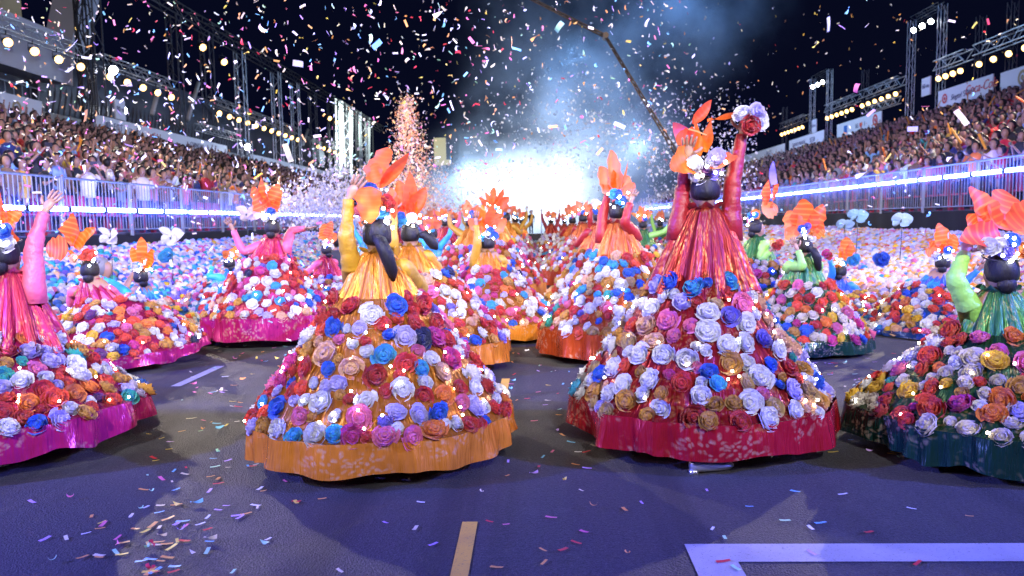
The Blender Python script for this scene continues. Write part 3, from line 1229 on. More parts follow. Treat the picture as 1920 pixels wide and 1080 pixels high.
# blue glow volumes added along the two light lines in place of lens bloom
for sx, z, x in ((-1, 1.76, -9.4), (1, 2.28, 10.35)):
    t = NT('led_glow_volume')
    t.t.nodes.remove(t.b)
    vol = t.n('ShaderNodeVolumePrincipled')
    vol.inputs['Color'].default_value = (0.22, 0.34, 1.0, 1)
    co = t.n('ShaderNodeTexCoord').outputs['Object']
    mp = t.n('ShaderNodeVectorMath', operation='MULTIPLY')
    mp.inputs[1].default_value = (1 / 0.75, 0, 1 / 0.75)
    t.l(co, mp.inputs[0])
    ln = t.n('ShaderNodeVectorMath', operation='LENGTH')
    t.l(mp.outputs[0], ln.inputs[0])
    mr = t.n('ShaderNodeMapRange', interpolation_type='SMOOTHSTEP')
    t.l(ln.outputs['Value'], mr.inputs['Value'])
    mr.inputs['From Min'].default_value = 1.0
    mr.inputs['From Max'].default_value = 0.0
    mr.inputs['To Max'].default_value = 0.055
    t.l(mr.outputs[0], vol.inputs['Density'])
    t.l(vol.outputs[0], t.out.inputs['Volume'])
    b = MB()
    b.box((-0.75, -4, -0.75), (0.75, 90, 0.75))
    o = b.build('led_glow_volume', t.mat, smooth=False)
    o.location = (x, 9, z)
    tag(o, 'glow volume added around the LED line of the ' + ('left' if sx < 0 else 'right') + ' railing', 'haze', kind='stuff')
# ------------------------------------------------------------------ paper roses
def rose_mesh(seed, level):
    r = random.Random(seed)
    b = MB()
    if level == 0:
        rings = [(0.98, 0.30, 7, 3, 3), (0.80, 0.54, 5, 3, 3), (0.56, 0.72, 4, 3, 2), (0.32, 0.80, 3, 2, 2)]
    elif level == 1:
        rings = [(1.0, 0.25, 5, 2, 2), (0.72, 0.60, 4, 2, 2), (0.40, 0.78, 3, 2, 1)]
    else:
        rings = []
    for (rad, zt, n, nu, nv) in rings:
        ph = r.random() * 7
        for k in range(n):
            a0 = ph + 2 * PI * k / n + r.uniform(-.15, .15)
            span = 2 * PI / n * r.uniform(1.25, 1.6)
            rr = rad * r.uniform(0.88, 1.1)
            zz = zt * r.uniform(0.85, 1.12)
            curl = r.uniform(-0.05, 0.10)
            jit = [r.uniform(-.06, .06) for _ in range(nu + 1)]

            def f(u, v, a0=a0, span=span, rr=rr, zz=zz, curl=curl, jit=jit, nu=nu):
                a = a0 + span * (u - .5)
                e = 1 - 0.35 * abs(2 * u - 1) ** 2.5
                q = jit[int(round(u * nu))]
                rad_ = rr * (0.30 + 0.75 * math.sin(min(1.0, v * 1.05) * PI / 2)) + curl * v ** 3 * rr
                z = -0.15 + (zz + 0.15) * (v ** 1.25) * e - curl * 0.4 * v ** 4
                rad_ *= 1 + q * v
                return (rad_ * math.cos(a), rad_ * math.sin(a), z + 0.6 * q * v)
            b.grid(f, nu, nv, uv=False)
    b.uv = {}
    if level < 2:
        b.ellipsoid((0, 0, 0.05), (0.62, 0.62, 0.5), 7, 4)
    else:
        nu = 7

        def g(u):
            return 1 + 0.28 * noise.noise(Vector((u.x * 2.3 + seed, u.y * 2.3, u.z * 2.3)))
        b.ellipsoid((0, 0, 0.2), (0.95, 0.95, 0.62), nu, 4, fn=g)
        b.ellipsoid((0, 0, 0.62), (0.42, 0.42, 0.28), 5, 3, fn=g)
    return b.mesh('rose', M['paper'], level < 2)


ROSE = [[rose_mesh(10 * l + k, l) for k in range(6)] for l in range(3)]
PAL = dict(white=(.80, .78, .80), red=(.58, .02, .03), scarlet=(.78, .07, .03), gold=(.62, .30, .05), tan=(.55, .36, .16), blue=(.012, .11, .60),
           sky=(.04, .38, .72), pink=(.78, .16, .36), magenta=(.62, .03, .24), violet=(.17, .13, .62), teal=(.02, .36, .32), navy=(.01, .014, .09),
           yellow=(.85, .52, .03), peach=(.85, .48, .30), green=(.03, .30, .12), lilac=(.55, .48, .80), cream=(.78, .68, .52), orange=(.85, .22, .03),
           plum=(.16, .03, .18))


def mixpal(s):
    names, w = [], []
    for it in s.split():
        n, k = it.split(':')
        names.append(n)
        w.append(float(k))
    return names, w


MIX = {
    'red': mixpal('white:34 lilac:6 gold:17 tan:9 blue:8 sky:4 red:8 scarlet:6 pink:7 teal:2 magenta:4 violet:2 peach:5'),
    'yellow': mixpal('white:28 lilac:6 red:23 scarlet:9 blue:5 sky:5 pink:9 magenta:6 gold:5 navy:1 violet:2 orange:3 peach:4'),
    'green': mixpal('cream:24 white:12 scarlet:22 red:8 yellow:9 gold:5 pink:6 magenta:4 orange:9 blue:3 teal:3 lilac:2'),
    'pink': mixpal('white:22 lilac:14 scarlet:16 red:10 gold:13 yellow:6 orange:6 pink:7 teal:3 blue:3 navy:2 magenta:3 plum:2'),
    'blue': mixpal('white:26 cream:10 scarlet:14 red:9 yellow:10 gold:6 peach:8 sky:6 blue:5 pink:6 orange:5'),
    'far': mixpal('white:34 lilac:14 red:14 scarlet:6 pink:14 gold:8 blue:4 sky:4 peach:6 yellow:4'),
    'bankL': mixpal('white:32 lilac:22 sky:11 blue:5 teal:7 pink:9 peach:8 yellow:3 violet:4 cream:6 orange:2'),
    'bankR': mixpal('white:38 cream:20 lilac:12 peach:12 yellow:6 gold:4 pink:5 sky:3 orange:2 scarlet:1'),
}


def pick(mix, R=random):
    n = R.choices(mix[0], mix[1])[0]
    c = PAL[n]
    k = R.uniform(0.8, 1.12)
    return tuple(min(0.9, x * k) for x in c)


def place_rose(parent, p, nrm, r, color, level, name='rose', spin=None):
    q = Vector(nrm).to_track_quat('Z', 'Y').to_matrix().to_4x4()
    m = Matrix.Translation(p) @ q @ Matrix.Rotation(random.random() * 6.28, 4, 'Z') @ Matrix.Diagonal((r * random.uniform(.9, 1.1), r * random.uniform(.9, 1.1), r * random.uniform(.75, 1.15), 1))
    return new_obj(name, random.choice(ROSE[level]), parent, color=color, mat=m)


bm_ = MB()
bm_.ellipsoid((0, 0, 0), (1, 1, 1), 6, 4)
BULB = bm_.mesh('fairy_light', M['bulb'])
bm_ = MB()
bm_.ellipsoid((0, 0, 0), (1, 1, 1), 6, 4)
BULBC = bm_.mesh('fairy_light', M['bulb_cool'])


def bulb(parent, p, r, cool=False):
    return new_obj('fairy_light', BULBC if cool else BULB, parent, mat=Matrix.Translation(p) @ Matrix.Diagonal((r, r, r, 1)))


# ------------------------------------------------------------------ petals of the headdresses
def petal_mesh(kind, seed, plain_=False):
    r = random.Random(seed)
    b = MB()
    tw = {'broad': 0.25, 'long': 0.9, 'ribbon': 2.6}[kind] * r.choice((-1, 1))
    cup = r.uniform(.15, .35)
    bend = r.uniform(-.3, .3)
    bend2 = r.uniform(-.2, .2)
    ph = r.random() * 6

    def f(u, v):
        x = u - .5
        if kind == 'broad':
            w = (math.sin(PI * min(1, v ** 0.75 * 0.97 + .02))) ** 0.6 * (1 - 0.1 * math.sin(9 * v + ph) + .10 * math.sin(23 * v + ph * 2) * abs(2 * u - 1) * (1 if u > .5 else -1))
        elif kind == 'long':
            w = (math.sin(PI * min(1, v ** 0.9 * 0.98 + .02))) ** 0.75
        else:
            w = 0.55 + 0.45 * math.sin(PI * v)
        a = tw * v
        xx = x * w
        zz = cup * (4 * xx * xx) * .5 + 0.05 * math.sin(8 * v + ph) * (2 * x) * w
        xr = xx * math.cos(a) - zz * math.sin(a)
        zr = xx * math.sin(a) * .8 + zz * math.cos(a)
        return (xr + bend2 * v * v * .5, v, zr + bend * v * v)
    b.grid(f, 8, 14)
    return b.mesh('petal', [M['petal_plain' if plain_ else 'petal']])


PET = {k: [petal_mesh(k, 31 * i + j) for j in range(4)] for i, k in enumerate(('broad', 'long', 'ribbon'))}
PETP = {k: [petal_mesh(k, 31 * i + j, True) for j in range(4)] for i, k in enumerate(('broad', 'long', 'ribbon'))}
plain_now = [False]
ORANGE, CORAL, PALEPK = (0.90, 0.20, 0.012), (0.88, 0.13, 0.045), (0.88, 0.34, 0.20)


def petal(parent, p0, p1, w, kind='broad', color=ORANGE, face=(0, -1, 0.1), vi=None):
    p0, p1 = Vector(p0), Vector(p1)
    y = p1 - p0
    L = y.length
    y.normalize()
    z = Vector(face)
    z = (z - y * z.dot(y)).normalized()
    x = y.cross(z).normalized()
    m = Matrix(((x.x * w, y.x * L, z.x * L, p0.x), (x.y * w, y.y * L, z.y * L, p0.y), (x.z * w, y.z * L, z.z * L, p0.z), (0, 0, 0, 1)))
    P_ = (PETP if plain_now[0] else PET)[kind]
    me = P_[vi] if vi is not None else random.choice(P_)
    o = bpy.data.objects.new('petal', me)
    COL.objects.link(o)
    o.parent = parent
    # squash depth so that wide petals keep their cup
    o.matrix_local = m
    o.color = (*color, 1)
    return o


# ------------------------------------------------------------------ bodies
def remesh(mb, voxel, name, mats, extra=None, smooth_it=2):
    me = mb.mesh('tmp', [mats[0]])
    o = bpy.data.objects.new('tmp', me)
    COL.objects.link(o)
    md = o.modifiers.new('r', 'REMESH')
    md.mode = 'VOXEL'
    md.voxel_size = voxel
    md.use_smooth_shade = True
    sm = o.modifiers.new('s', 'SMOOTH')
    sm.factor = 0.5
    sm.iterations = smooth_it
    dg = bpy.context.evaluated_depsgraph_get()
    res = bpy.data.meshes.new_from_object(o.evaluated_get(dg))
    bpy.data.objects.remove(o)
    bpy.data.meshes.remove(me)
    if extra and extra.v:
        bm = bmesh.new()
        bm.from_mesh(res)
        tmp = extra.mesh('tmp2', mats)
        nf = len(bm.faces)
        bm.from_mesh(tmp)
        bm.faces.ensure_lookup_table()
        for i, mi in enumerate(extra.m):
            bm.faces[nf + i].material_index = mi
        bm.to_mesh(res)
        bm.free()
        bpy.data.meshes.remove(tmp)
    res.name = name
    res.materials.clear()
    for m in mats:
        res.materials.append(m)
    return res


def hand(mb_body, mb_fing, wrist, d, side_v, k, curl, fine):
    """palm goes into the body volume, the five fingers are tapered chains rooted in it"""
    d = d.normalized()
    s = (side_v - d * side_v.dot(d)).normalized()
    nrm = d.cross(s).normalized()
    c = wrist + d * 0.045 * k
    rot = Matrix((s, d, nrm)).transposed()
    mb_body.ellipsoid(c, (0.038 * k, 0.052 * k, 0.017 * k), 10, 7, rot=rot)
    n = 6 if fine else 5
    for i, (off, L, spread) in enumerate(((-.027, .070, -.22), (-.009, .080, -.06), (.010, .076, .08), (.027, .060, .24))):
        p = c + d * 0.030 * k + s * off * k
        a = (d + s * spread).normalized()
        pts = [p]
        q = p
        for j, fr in enumerate((.45, .32, .26)):
            a = (a + nrm * curl * (0.5 + .4 * j)).normalized()
            q = q + a * L * fr * k
            pts.append(q)
        mb_fing.tube(pts, [.0105 * k, .0095 * k, .0085 * k, .006 * k], n)
    p = c - d * 0.015 * k - s * 0.030 * k
    a = (d * .55 - s * .8 + nrm * .2).normalized()
    q1 = p + a * .038 * k
    q2 = q1 + (a + d * .6).normalized() * .032 * k
    mb_fing.tube([p, q1, q2], [.013 * k, .011 * k, .008 * k], n)


def ik(a, c, l1, l2, pole):
    """joint between a and c"""
    a, c = Vector(a), Vector(c)
    d = c - a
    L = min(d.length, (l1 + l2) * 0.999)
    d.normalize()
    x = (L * L + l1 * l1 - l2 * l2) / (2 * L)
    h = math.sqrt(max(0.0, l1 * l1 - x * x))
    p = Vector(pole)
    p = (p - d * p.dot(d)).normalized()
    return a + d * x + p * h


def curve3(a, b, c, n=9):
    """rounded bend a-b-c"""
    out = []
    for i in range(n):
        t = i / (n - 1)
        l1 = a.lerp(b, min(1, t * 2)) if t < .5 else b.lerp(c, (t - .5) * 2)
        q = a * (1 - t) ** 2 + b * (2 * t * (1 - t)) + c * t * t
        out.append(l1.lerp(q, 0.35))
    return out


CLOTH = {
    'red': dict(cape=(.25, .007, .006), sleeve=(.26, .004, .010), skirt=(.26, .007, .012), band=(.40, .008, .022), gold=1),
    'redorange': dict(cape=(.48, .10, .02), sleeve=(.32, .008, .008), skirt=(.42, .07, .015), band=(.46, .06, .01)),
    'yellow': dict(cape=(.52, .17, .010), sleeve=(.46, .24, .015), skirt=(.40, .13, .012), band=(.68, .22, .02)),
    'pink': dict(cape=(.38, .010, .05), sleeve=(.62, .09, .17), skirt=(.34, .010, .08), band=(.38, .010, .12)),
    'green': dict(cape=(.03, .16, .045), sleeve=(.28, .60, .11), skirt=(.015, .07, .03), band=(.006, .04, .028)),
    'blue': dict(cape=(.03, .10, .50), sleeve=(.02, .20, .55), skirt=(.03, .10, .4), band=(.015, .05, .25)),
    'cyan': dict(cape=(.03, .24, .55), sleeve=(.03, .36, .72), skirt=(.04, .2, .4), band=(.03, .12, .30)),
}


def dancer(px, Y, head, R=0.78, hem=0.09, band=0.20, cloth='red', mix=None, arms=None, yaw=0.0, label='', group=None, hair='bun', petals=None,
           tilt=(0, 0), sleeves=True, near=0, shoe=None, flowers=None, k=1.0, rose_d=0.112, seed=0, cl=None):
    """near: 0 far, 1 middle, 2 near.  head = (px, py) of the top of the hair."""
    random.seed(seed + int(px * 7 + Y * 131))
    O = at(px, 440, Y)
    O.z = 0.0
    C = CLOTH[cloth]
    root = empty('person', O)
    tag(root, label, 'dancer', group)
    HT = at(head[0], head[1], Y) - O
    u = Vector((math.cos(yaw), math.sin(yaw), 0))
    fw = Vector((-math.sin(yaw), math.cos(yaw), 0))
    up = Vector((0, 0, 1))
    rotm = Matrix((u, fw, up)).transposed()
    N = HT - up * 0.275 * k
    cl = .27 if cl is None else cl
    zw = max(0.25, N.z - cl)
    W = Vector((N.x * .6, N.y * .6, zw))
    P = Vector((0, 0, max(0.16, zw - 0.12 * k)))
    HC = HT - up * 0.135 * k
    mb, fing = MB(), MB()
    mb.ellipsoid(P, (.155 * k, .115 * k, .12 * k), rot=rotm)
    mb.capsule(P, W, .12 * k, .105 * k)
    ch = W.lerp(N, .62)
    mb.ellipsoid(ch, (.15 * k, .105 * k, .15 * k), rot=rotm)
    mb.capsule(W, ch, .105 * k, .12 * k)
    mb.capsule(N - up * .02, HC - up * .05 * k, .048 * k, .045 * k)
    mb.ellipsoid(HC, (.076 * k, .094 * k, .115 * k), rot=rotm)
    mb.ellipsoid(HC + fw * .035 * k - up * .055 * k, (.055 * k, .06 * k, .06 * k), rot=rotm)
    mb.capsule(HC + fw * .088 * k + up * .01 * k, HC + fw * .108 * k - up * .022 * k, .009 * k, .014 * k, 8)
    for s in (-1, 1):
        mb.ellipsoid(HC + u * s * .077 * k - up * .012 * k, (.012 * k, .022 * k, .032 * k), rot=rotm)
        fing.ellipsoid(HC + u * s * .031 * k + fw * .082 * k + up * .012 * k, (.014 * k, .011 * k, .010 * k), 8, 5, 1, rotm)
        fing.ellipsoid(HC + u * s * .031 * k + fw * .0885 * k + up * .012 * k, (.007 * k, .006 * k, .008 * k), 6, 4, 2, rotm)
    fing.ellipsoid(HC + fw * .090 * k - up * .062 * k, (.022 * k, .010 * k, .009 * k), 8, 4, 3, rotm)
    # legs
    for s in (-1, 1):
        hp = P + u * s * .085 * k - up * .02
        an = Vector((0, 0, .085)) + u * s * .10 + (fw * (.12 if s > 0 else -.1))
        if shoe and s > 0:
            an = Vector((*(Vector(shoe) - O)[:2], .085))
        L = min(.44 * k, max(.27, (hp - an).length * .53))
        kn = ik(hp, an, L, L, fw + u * s * .3)
        kn.z = max(kn.z, .07)
        mb.capsule(hp, kn, .075 * k, .05 * k)
        mb.capsule(kn, an, .05 * k, .034 * k)
        mb.capsule(an - up * .04, an + fw * .12 - up * .05, .034, .026)
    sh = {-1: N - u * .155 * k - up * .055 * k, 1: N + u * .155 * k - up * .055 * k}
    mb.capsule(sh[-1], sh[1], .055 * k, .055 * k)
    arm_az = []
    arm_pts = {}
    for s in (-1, 1):
        spec = (arms or {}).get(s)
        S = sh[s]
        if spec is None:
            E = S + (u * s * .10 - up * .16 + fw * .17) * k
            Wr = E + (fw * .2 + up * .06 - u * s * .02) * k
            hd, curl = (fw + up * .3), .3
        else:
            if spec[0] == 'v':
                e, w = Vector(spec[1]), Vector(spec[2])
                e = u * e.x * s + fw * e.y + up * e.z
                w = u * w.x * s + fw * w.y + up * w.z
                E = S + e.normalized() * .27 * k
                Wr = E + w.normalized() * .245 * k
            else:
                E = at(spec[1][0], spec[1][1], Y + spec[3]) - O
                Wr = at(spec[2][0], spec[2][1], Y + spec[4]) - O
                E = S + (E - S).normalized() * min(.33, max(.22, (E - S).length)) * k
                Wr = E + (Wr - E).normalized() * min(.31, max(.20, (Wr - E).length)) * k
            hd = (Wr - E).normalized() + (Vector(spec[5]) if len(spec) > 5 else Vector((0, 0, 0)))
            curl = .18
        cp = curve3(S, E, Wr, 9)
        for q in range(8):
            mb.capsule(cp[q], cp[q + 1], (.042 - .002 * q) * k, (.040 - .002 * q) * k, 10)
        sv = u if abs(hd.normalized().dot(u)) < .85 else fw
        hand(mb, fing, Wr + (Wr - E).normalized() * .012, hd, sv * s, k, curl, near > 1)
        arm_pts[s] = (S, E, Wr, hd)
        arm_az.append(math.atan2((u * s).y, (u * s).x))
    vox = (.026, .018, .0115)[near]
    me = remesh(mb, vox, 'body', [M['skin'], M['eye'], M['iris'], M['lip']], fing)
    new_obj('body', me, root)
    # hair
    b = MB()

    def hf(d):
        s = 1.0
        if d.y > 0.25 and d.z < 0.62:
            s = 1 - .26 * min(1, (d.y - .25) * 4) * min(1, (0.62 - d.z) * 4)
        if d.z < -.30:
            s *= 1 - .26 * min(1, (-.30 - d.z) / .4)
        az = math.atan2(d.x, d.z + .15)
        return s * (1 + .02 * noise.noise(Vector((d.x * 6, d.y * 6, d.z * 2))) + .010 * math.sin(34 * az + 3 * d.y))
    b.ellipsoid(HC - fw * .012 * k + up * .008 * k, (.086 * k, .108 * k, .124 * k), 64 if near > 1 else 28, 20, rot=rotm, fn=hf)
    if hair in ('bun', 'low_bun'):
        z = .0 if hair == 'bun' else -.06
        b.ellipsoid(HC - fw * .080 * k + up * z * k, (.050 * k, .044 * k, .050 * k), 14, 9, rot=rotm, fn=lambda d: 1 + .1 * math.sin(9 * math.atan2(d.x, d.z)))
    elif hair == 'tail':
        q = HC - fw * .10 * k + up * .0
        off = u * .09
        pts = [q, q - fw * .05 + off * .3 - up * .02, q - fw * .06 + off * .7 - up * .10, q - fw * .03 + off * 1.0 - up * .20, q + off * 1.05 - up * .27]
        b.tube(pts, [.024, .036, .042, .034, .008], 12)
    elif hair == 'pony':
        q = HC - fw * .06 * k + u * .085
        pts = [q, q + u * .05 + up * .01, q + u * .10 - up * .03, q + u * .14 - up * .10, q + u * .17 - up * .13]
        b.tube(pts, [.022, .045, .058, .045, .012], 10)
    b.build('hair', M['hair'], root)
    # bodice under the cape
    b = MB()
    rb = .165 + .32 * cl
    bq = Vector((W.x * .8, W.y * .8, zw - .05 * k))
    vs_ = (1.0, .8, .6, .4, .25)
    b.tube([bq.lerp(N, 1 - v) for v in vs_] + [N - up * .02 * k, N + up * .015 * k], [.80 * k * (.068 + (rb - .068) * v ** .85) + .012 for v in vs_] + [.066 * k, .056 * k], 24)
    b.build('bodice', M['sleeve'], root, color=C['sleeve'])
    # sleeves
    for s in (-1, 1):
        S, E, Wr, hd = arm_pts[s]
        pts = curve3(S, E, Wr, 34 if near > 1 else 14)
        n = len(pts)
        b = MB()
        rr = []
        for i in range(n):
            t = i / (n - 1)
            r0 = .022 * (1 - t) ** 1.5 + .034 + .012 * (1 - t) + .004 * math.exp(-((t - .5) / .12) ** 2)
            wr = .025 * math.exp(-((t - .5) / .16) ** 2) + .03 * math.exp(-((t - .97) / .1) ** 2) + .008
            rr.append(r0 * (1 + wr * math.sin(i * 1.9 + s + 2 * noise.noise(Vector((i * .7, s, seed))))) * k)
        rr[0] = .066 * k
        base = S - (E - S).normalized() * .05 - up * .05
        b.tube([base] + pts, [.07 * k] + rr, 16 if near else 8)
        for q, v in enumerate(b.v):
            v = Vector(v)
            b.v[q] = tuple(v + Vector((noise.noise(v * 22), noise.noise(v * 22 + Vector((9, 0, 0))), 0)) * .009 * k)
        b.build('sleeve', M['sleeve'], root, color=C['sleeve'])
    # cape: pleated brocade over the shoulders, slit for the arms
    npl = 13
    ph = random.random() * 6
    bot = Vector((W.x * .8, W.y * .8, zw - .05 * k))

    def cape(uu, v):
        th = 2 * PI * uu
        c = N.lerp(bot, v)
        ax = .075 + (.19 + .32 * cl - .075) * v ** .72
        ay = .068 + (.165 + .32 * cl - .068) * v ** .85
        pl = math.sin(npl * th + ph + 1.2 * math.sin(2 * th + ph))
        pl = abs(pl) ** .7 * (1 if pl > 0 else -1)
        a = 1 + pl * (.05 + .10 * v) + .06 * v * noise.noise(Vector((3 * math.cos(th), 3 * math.sin(th), v * 2 + ph)))
        p = c + (u * math.cos(th) * ax + fw * math.sin(th) * ay) * a * k
        p.z += .05 * k * (1 - v) - .025 * v * (1 + math.sin(3 * th + ph))
        return p

    def keep(uu, v):
        for s in (-1, 1):
            if arms is None or arms.get(s) is None:
                continue
            c = 0.0 if s > 0 else .5
            d = abs((uu - c + .5) % 1 - .5)
            if .10 < v < .66 and d < .07 * (1 - (v - .10) / .56) ** .8:
                return False
        return True
    b = MB()
    b.grid(cape, 130 if near else 64, 16 if near else 8, closed=True, keep=keep)
    b.build('cape', M['cape'], root, color=C['cape'])
    b = MB()

    def ruff(uu, v):
        th = 2 * PI * uu
        r = (.060 + .042 * v) * (1 + .16 * v * math.sin(9 * th + ph))
        return N + (u * math.cos(th) * r + fw * math.sin(th) * r) * k + up * (.035 + .03 * v + .016 * v * math.sin(7 * th)) * k
    b.grid(ruff, 60, 3, closed=True)
    b.build('collar', M['sleeve'], root, color=tuple(x * .8 for x in C['sleeve']) if cloth != 'green' else (.01, .10, .06))
    # skirt
    zt = zw + .01
    zb = hem + band
    tx, ty = tilt

    def prof(t):
        return .24 + (R - .24) * (t ** 1.04), zt + (zb - zt) * t
    sd = random.random() * 20

    def fold(th, t):
        return 1 + (.010 + .010 * t) * math.sin(11 * th + sd + 2 * math.sin(3 * th)) + .05 * t * noise.noise(Vector((2.2 * math.cos(th), 2.2 * math.sin(th), sd)))

    def skirt(uu, v):
        th = 2 * PI * uu
        r, z = prof(v)
        r *= fold(th, v)
        if near:
            z += .012 * math.sin(v * 26)
        x, y = r * math.cos(th), r * math.sin(th)
        return Vector((x, y, z + v * (tx * x + ty * y)))
    b = MB()
    b.grid(skirt, 96 if near else 40, 14 if near else 6, closed=True)
    sk = b.build('skirt', M['skirt'], root, color=C['skirt'])

    def hemf(uu, v):
        th = 2 * PI * uu
        ph1 = 9.0 * th + 2.2 * math.sin(2 * th + sd) + 1.3 * math.sin(5 * th + sd)
        amp = .55 + .45 * math.sin(3 * th + 2 * sd)
        w = .030 * math.sin(ph1) * amp + .016 * math.sin(2.7 * ph1 + sd) * (1 - amp) + .022 * noise.noise(Vector((5 * math.cos(th), 5 * math.sin(th), v + sd)))
        r = R * fold(th, 1) + .012 + w * (.25 + .95 * v) + .012 * v
        x, y = r * math.cos(th), r * math.sin(th)
        low = .035 * noise.noise(Vector((2.5 * math.cos(th) + sd, 2.5 * math.sin(th), 0))) + .010 * math.sin(9.0 * th + 2.2 * math.sin(2 * th + sd) + 1.3 * math.sin(5 * th + sd))
        z = zb + .012 - (band + .012) * v + low * v * min(1, hem / .06)
        return Vector((x, y, max(.006, z + tx * x + ty * y)))
    b = MB()
    b.grid(hemf, 300 if near > 1 else (180 if near else 90), 7 if near else 3, closed=True)
    b.build('hem_band', M['band'], root, color=C['band'])
    # roses in rings down the skirt
    mx = MIX[mix or cloth if (mix or cloth) in MIX else 'far']
    slant = math.hypot(zt - zb, R - .24)
    camd = Vector((-O.x, -O.y, 0)).normalized()
    level = 0 if near == 2 else (1 if near == 1 else 2)
    placed = []
    cell = rose_d * .7
    gridh = {}
    for tr_ in range((9000, 4200, 1600)[near]):
        if len(placed) >= 298:
            break
        # even over the area of the cone; fill with large ones first, then small ones
        t = math.sqrt(random.random() * (R * R - .24 ** 2) + .24 ** 2)
        t = (t - .24) / (R - .24)
        th = random.random() * 2 * PI
        if Vector((math.cos(th), math.sin(th), 0)).dot(camd) < -.42:
            continue
        f_ = tr_ / (9000, 4200, 1600)[near]
        rs = rose_d * (random.uniform(.50, .62) if f_ < .1 else (random.uniform(.40, .54) if f_ < .4 else random.uniform(.27, .42)))
        tt = min(.975, max(.02, t))
        p = skirt(th / (2 * PI), tt)
        key = (int(p.x // cell), int(p.y // cell), int(p.z // cell))
        bad = False
        for ix in (-1, 0, 1, -2, 2):
            for iy in (-1, 0, 1, -2, 2):
                for iz in (-1, 0, 1, -2, 2):
                    for (q, rq) in gridh.get((key[0] + ix, key[1] + iy, key[2] + iz), ()):
                        if (q - p).length < (rs + rq) * .75:
                            bad = True
                            break
                    if bad:
                        break
                if bad:
                    break
            if bad:
                break
        if bad:
            continue
        gridh.setdefault(key, []).append((p, rs))
        placed.append(p)
        nr = Vector((math.cos(th), math.sin(th), (R - .24) / max(.15, (zt - zb)) * .75)).normalized()
        nr = (nr + Vector((random.uniform(-.35, .35), random.uniform(-.35, .35), random.uniform(-.35, .3)))).normalized()
        place_rose(sk, p + nr * .006, nr, rs, pick(mx), level)
    # fairy lights wound between the roses
    for i in range((10, 26, 64)[near]):
        th = random.random() * 2 * PI
        if Vector((math.cos(th), math.sin(th), 0)).dot(camd) < -.2:
            continue
        t = math.sqrt(random.random())
        p = skirt(th / (2 * PI), t * .98)
        nr = Vector((math.cos(th), math.sin(th), .8)).normalized()
        bulb(sk, p + nr * rose_d * .35, (.010, .009, .0075)[near], random.random() < .3)
    # headdress
    plain_now[0] = cloth in ('red', 'yellow', 'redorange')
    b = MB()
    ring = [HT + rotm @ Vector((.088 * math.cos(w) * k, .095 * math.sin(w) * k, -.045 + .02 * math.sin(w))) for w in np.linspace(0, 2 * PI, 25)]
    b.tube(ring, .005, 6, cap=False)
    hdress = b.build('headdress', M['sleeve'], root, color=(.02, .015, .015))
    if petals is None:
        n = random.choice((4, 5, 6))
        for i in range(n):
            a = PI * (i + .5 + random.uniform(-.3, .3)) / n
            L = random.uniform(.22, .33) * k * (1 if near else .85)
            p0 = HT + up * .0 + u * .03 * math.cos(a)
            p1 = HT + u * (L * math.cos(a)) * .85 + up * (L * (.35 + .75 * math.sin(a))) - fw * random.uniform(-.1, .14)
            petal(hdress, p0, p1, random.uniform(.10, .17) * k, random.choice(('broad', 'broad', 'long')), random.choice((ORANGE, CORAL, PALEPK) if near else (PALEPK, (.9, .45, .18), (.9, .40, .28))), face=(random.uniform(-.5, .5), -1, random.uniform(-.2, .4)))
    else:
        for pt in petals:
            a, c, w, kind, col = pt[:5]
            d0, d1 = pt[5] if len(pt) > 5 else (0, 0)
            p0 = at(a[0], a[1], Y + d0) - O
            p1 = at(c[0], c[1], Y + d1) - O
            petal(hdress, p0, p1, w * Y / FPX, kind, col, face=pt[6] if len(pt) > 6 else (random.uniform(-.3, .3), -1, random.uniform(0, .3)), vi=pt[7] if len(pt) > 7 else None)
    if flowers is None:
        flowers = [(random.uniform(-.08, .08), random.uniform(-.06, .05), random.choice(('white', 'blue', 'sky', 'orange', 'pink'))) for _ in range(4)]
    for dx, dz, c in flowers:
        p = HT + u * dx - fw * .075 * k + up * (dz + .0)
        place_rose(hdress, p, (-fw + up * .4 + u * dx * 4), .05 * k * random.uniform(.85, 1.2), PAL[c], level, 'paper_flower')
    for i in range((3, 6, 10)[near]):
        p = HT + u * random.uniform(-.11, .11) - fw * .12 * k + up * random.uniform(-.08, .08)
        bulb(hdress, p, (.014, .012, .010)[near], random.random() < .6)
    # shoe
    if near == 2:
        for s in (-1, 1):
            an = Vector((0, 0, 0)) + u * s * .10 + (fw * (.12 if s > 0 else -.1))
            sd_ = fw
            if shoe and s > 0:
                an = Vector((*(Vector(shoe) - O)[:2], 0))
                sd_ = Vector((.97, .24, 0))
            b = MB()
            b.tube([an - sd_ * .075 + up * .045, an - sd_ * .04 + up * .048, an + sd_ * .03 + up * .042, an + sd_ * .10 + up * .036, an + sd_ * .15 + up * .030, an + sd_ * .175 + up * .026],
                   [(.022, .030), (.034, .042), (.036, .038), (.038, .032), (.028, .022), (.008, .010)], 12)
            b.box(tuple(an - sd_ * .065 + Vector((-.012, -.02, 0))), tuple(an - sd_ * .065 + Vector((.03, .02, .022))))
            b.build('shoe', M['silver'], root)
    return root, arm_pts, O


def held_flower(p, colors, r, label):
    root = empty('paper_flower', p)
    tag(root, label, 'paper flower')
    for i, (off, c) in enumerate(colors):
        place_rose(root, Vector(off), Vector(off).normalized() * .5 + Vector((0, -1, .2)), r, PAL[c], 0, 'bloom')
    b = MB()
    b.tube([(0, .01, -.06), (0, .01, .02)], .006, 6)
    b.build('stem', M['green_wire'], root)


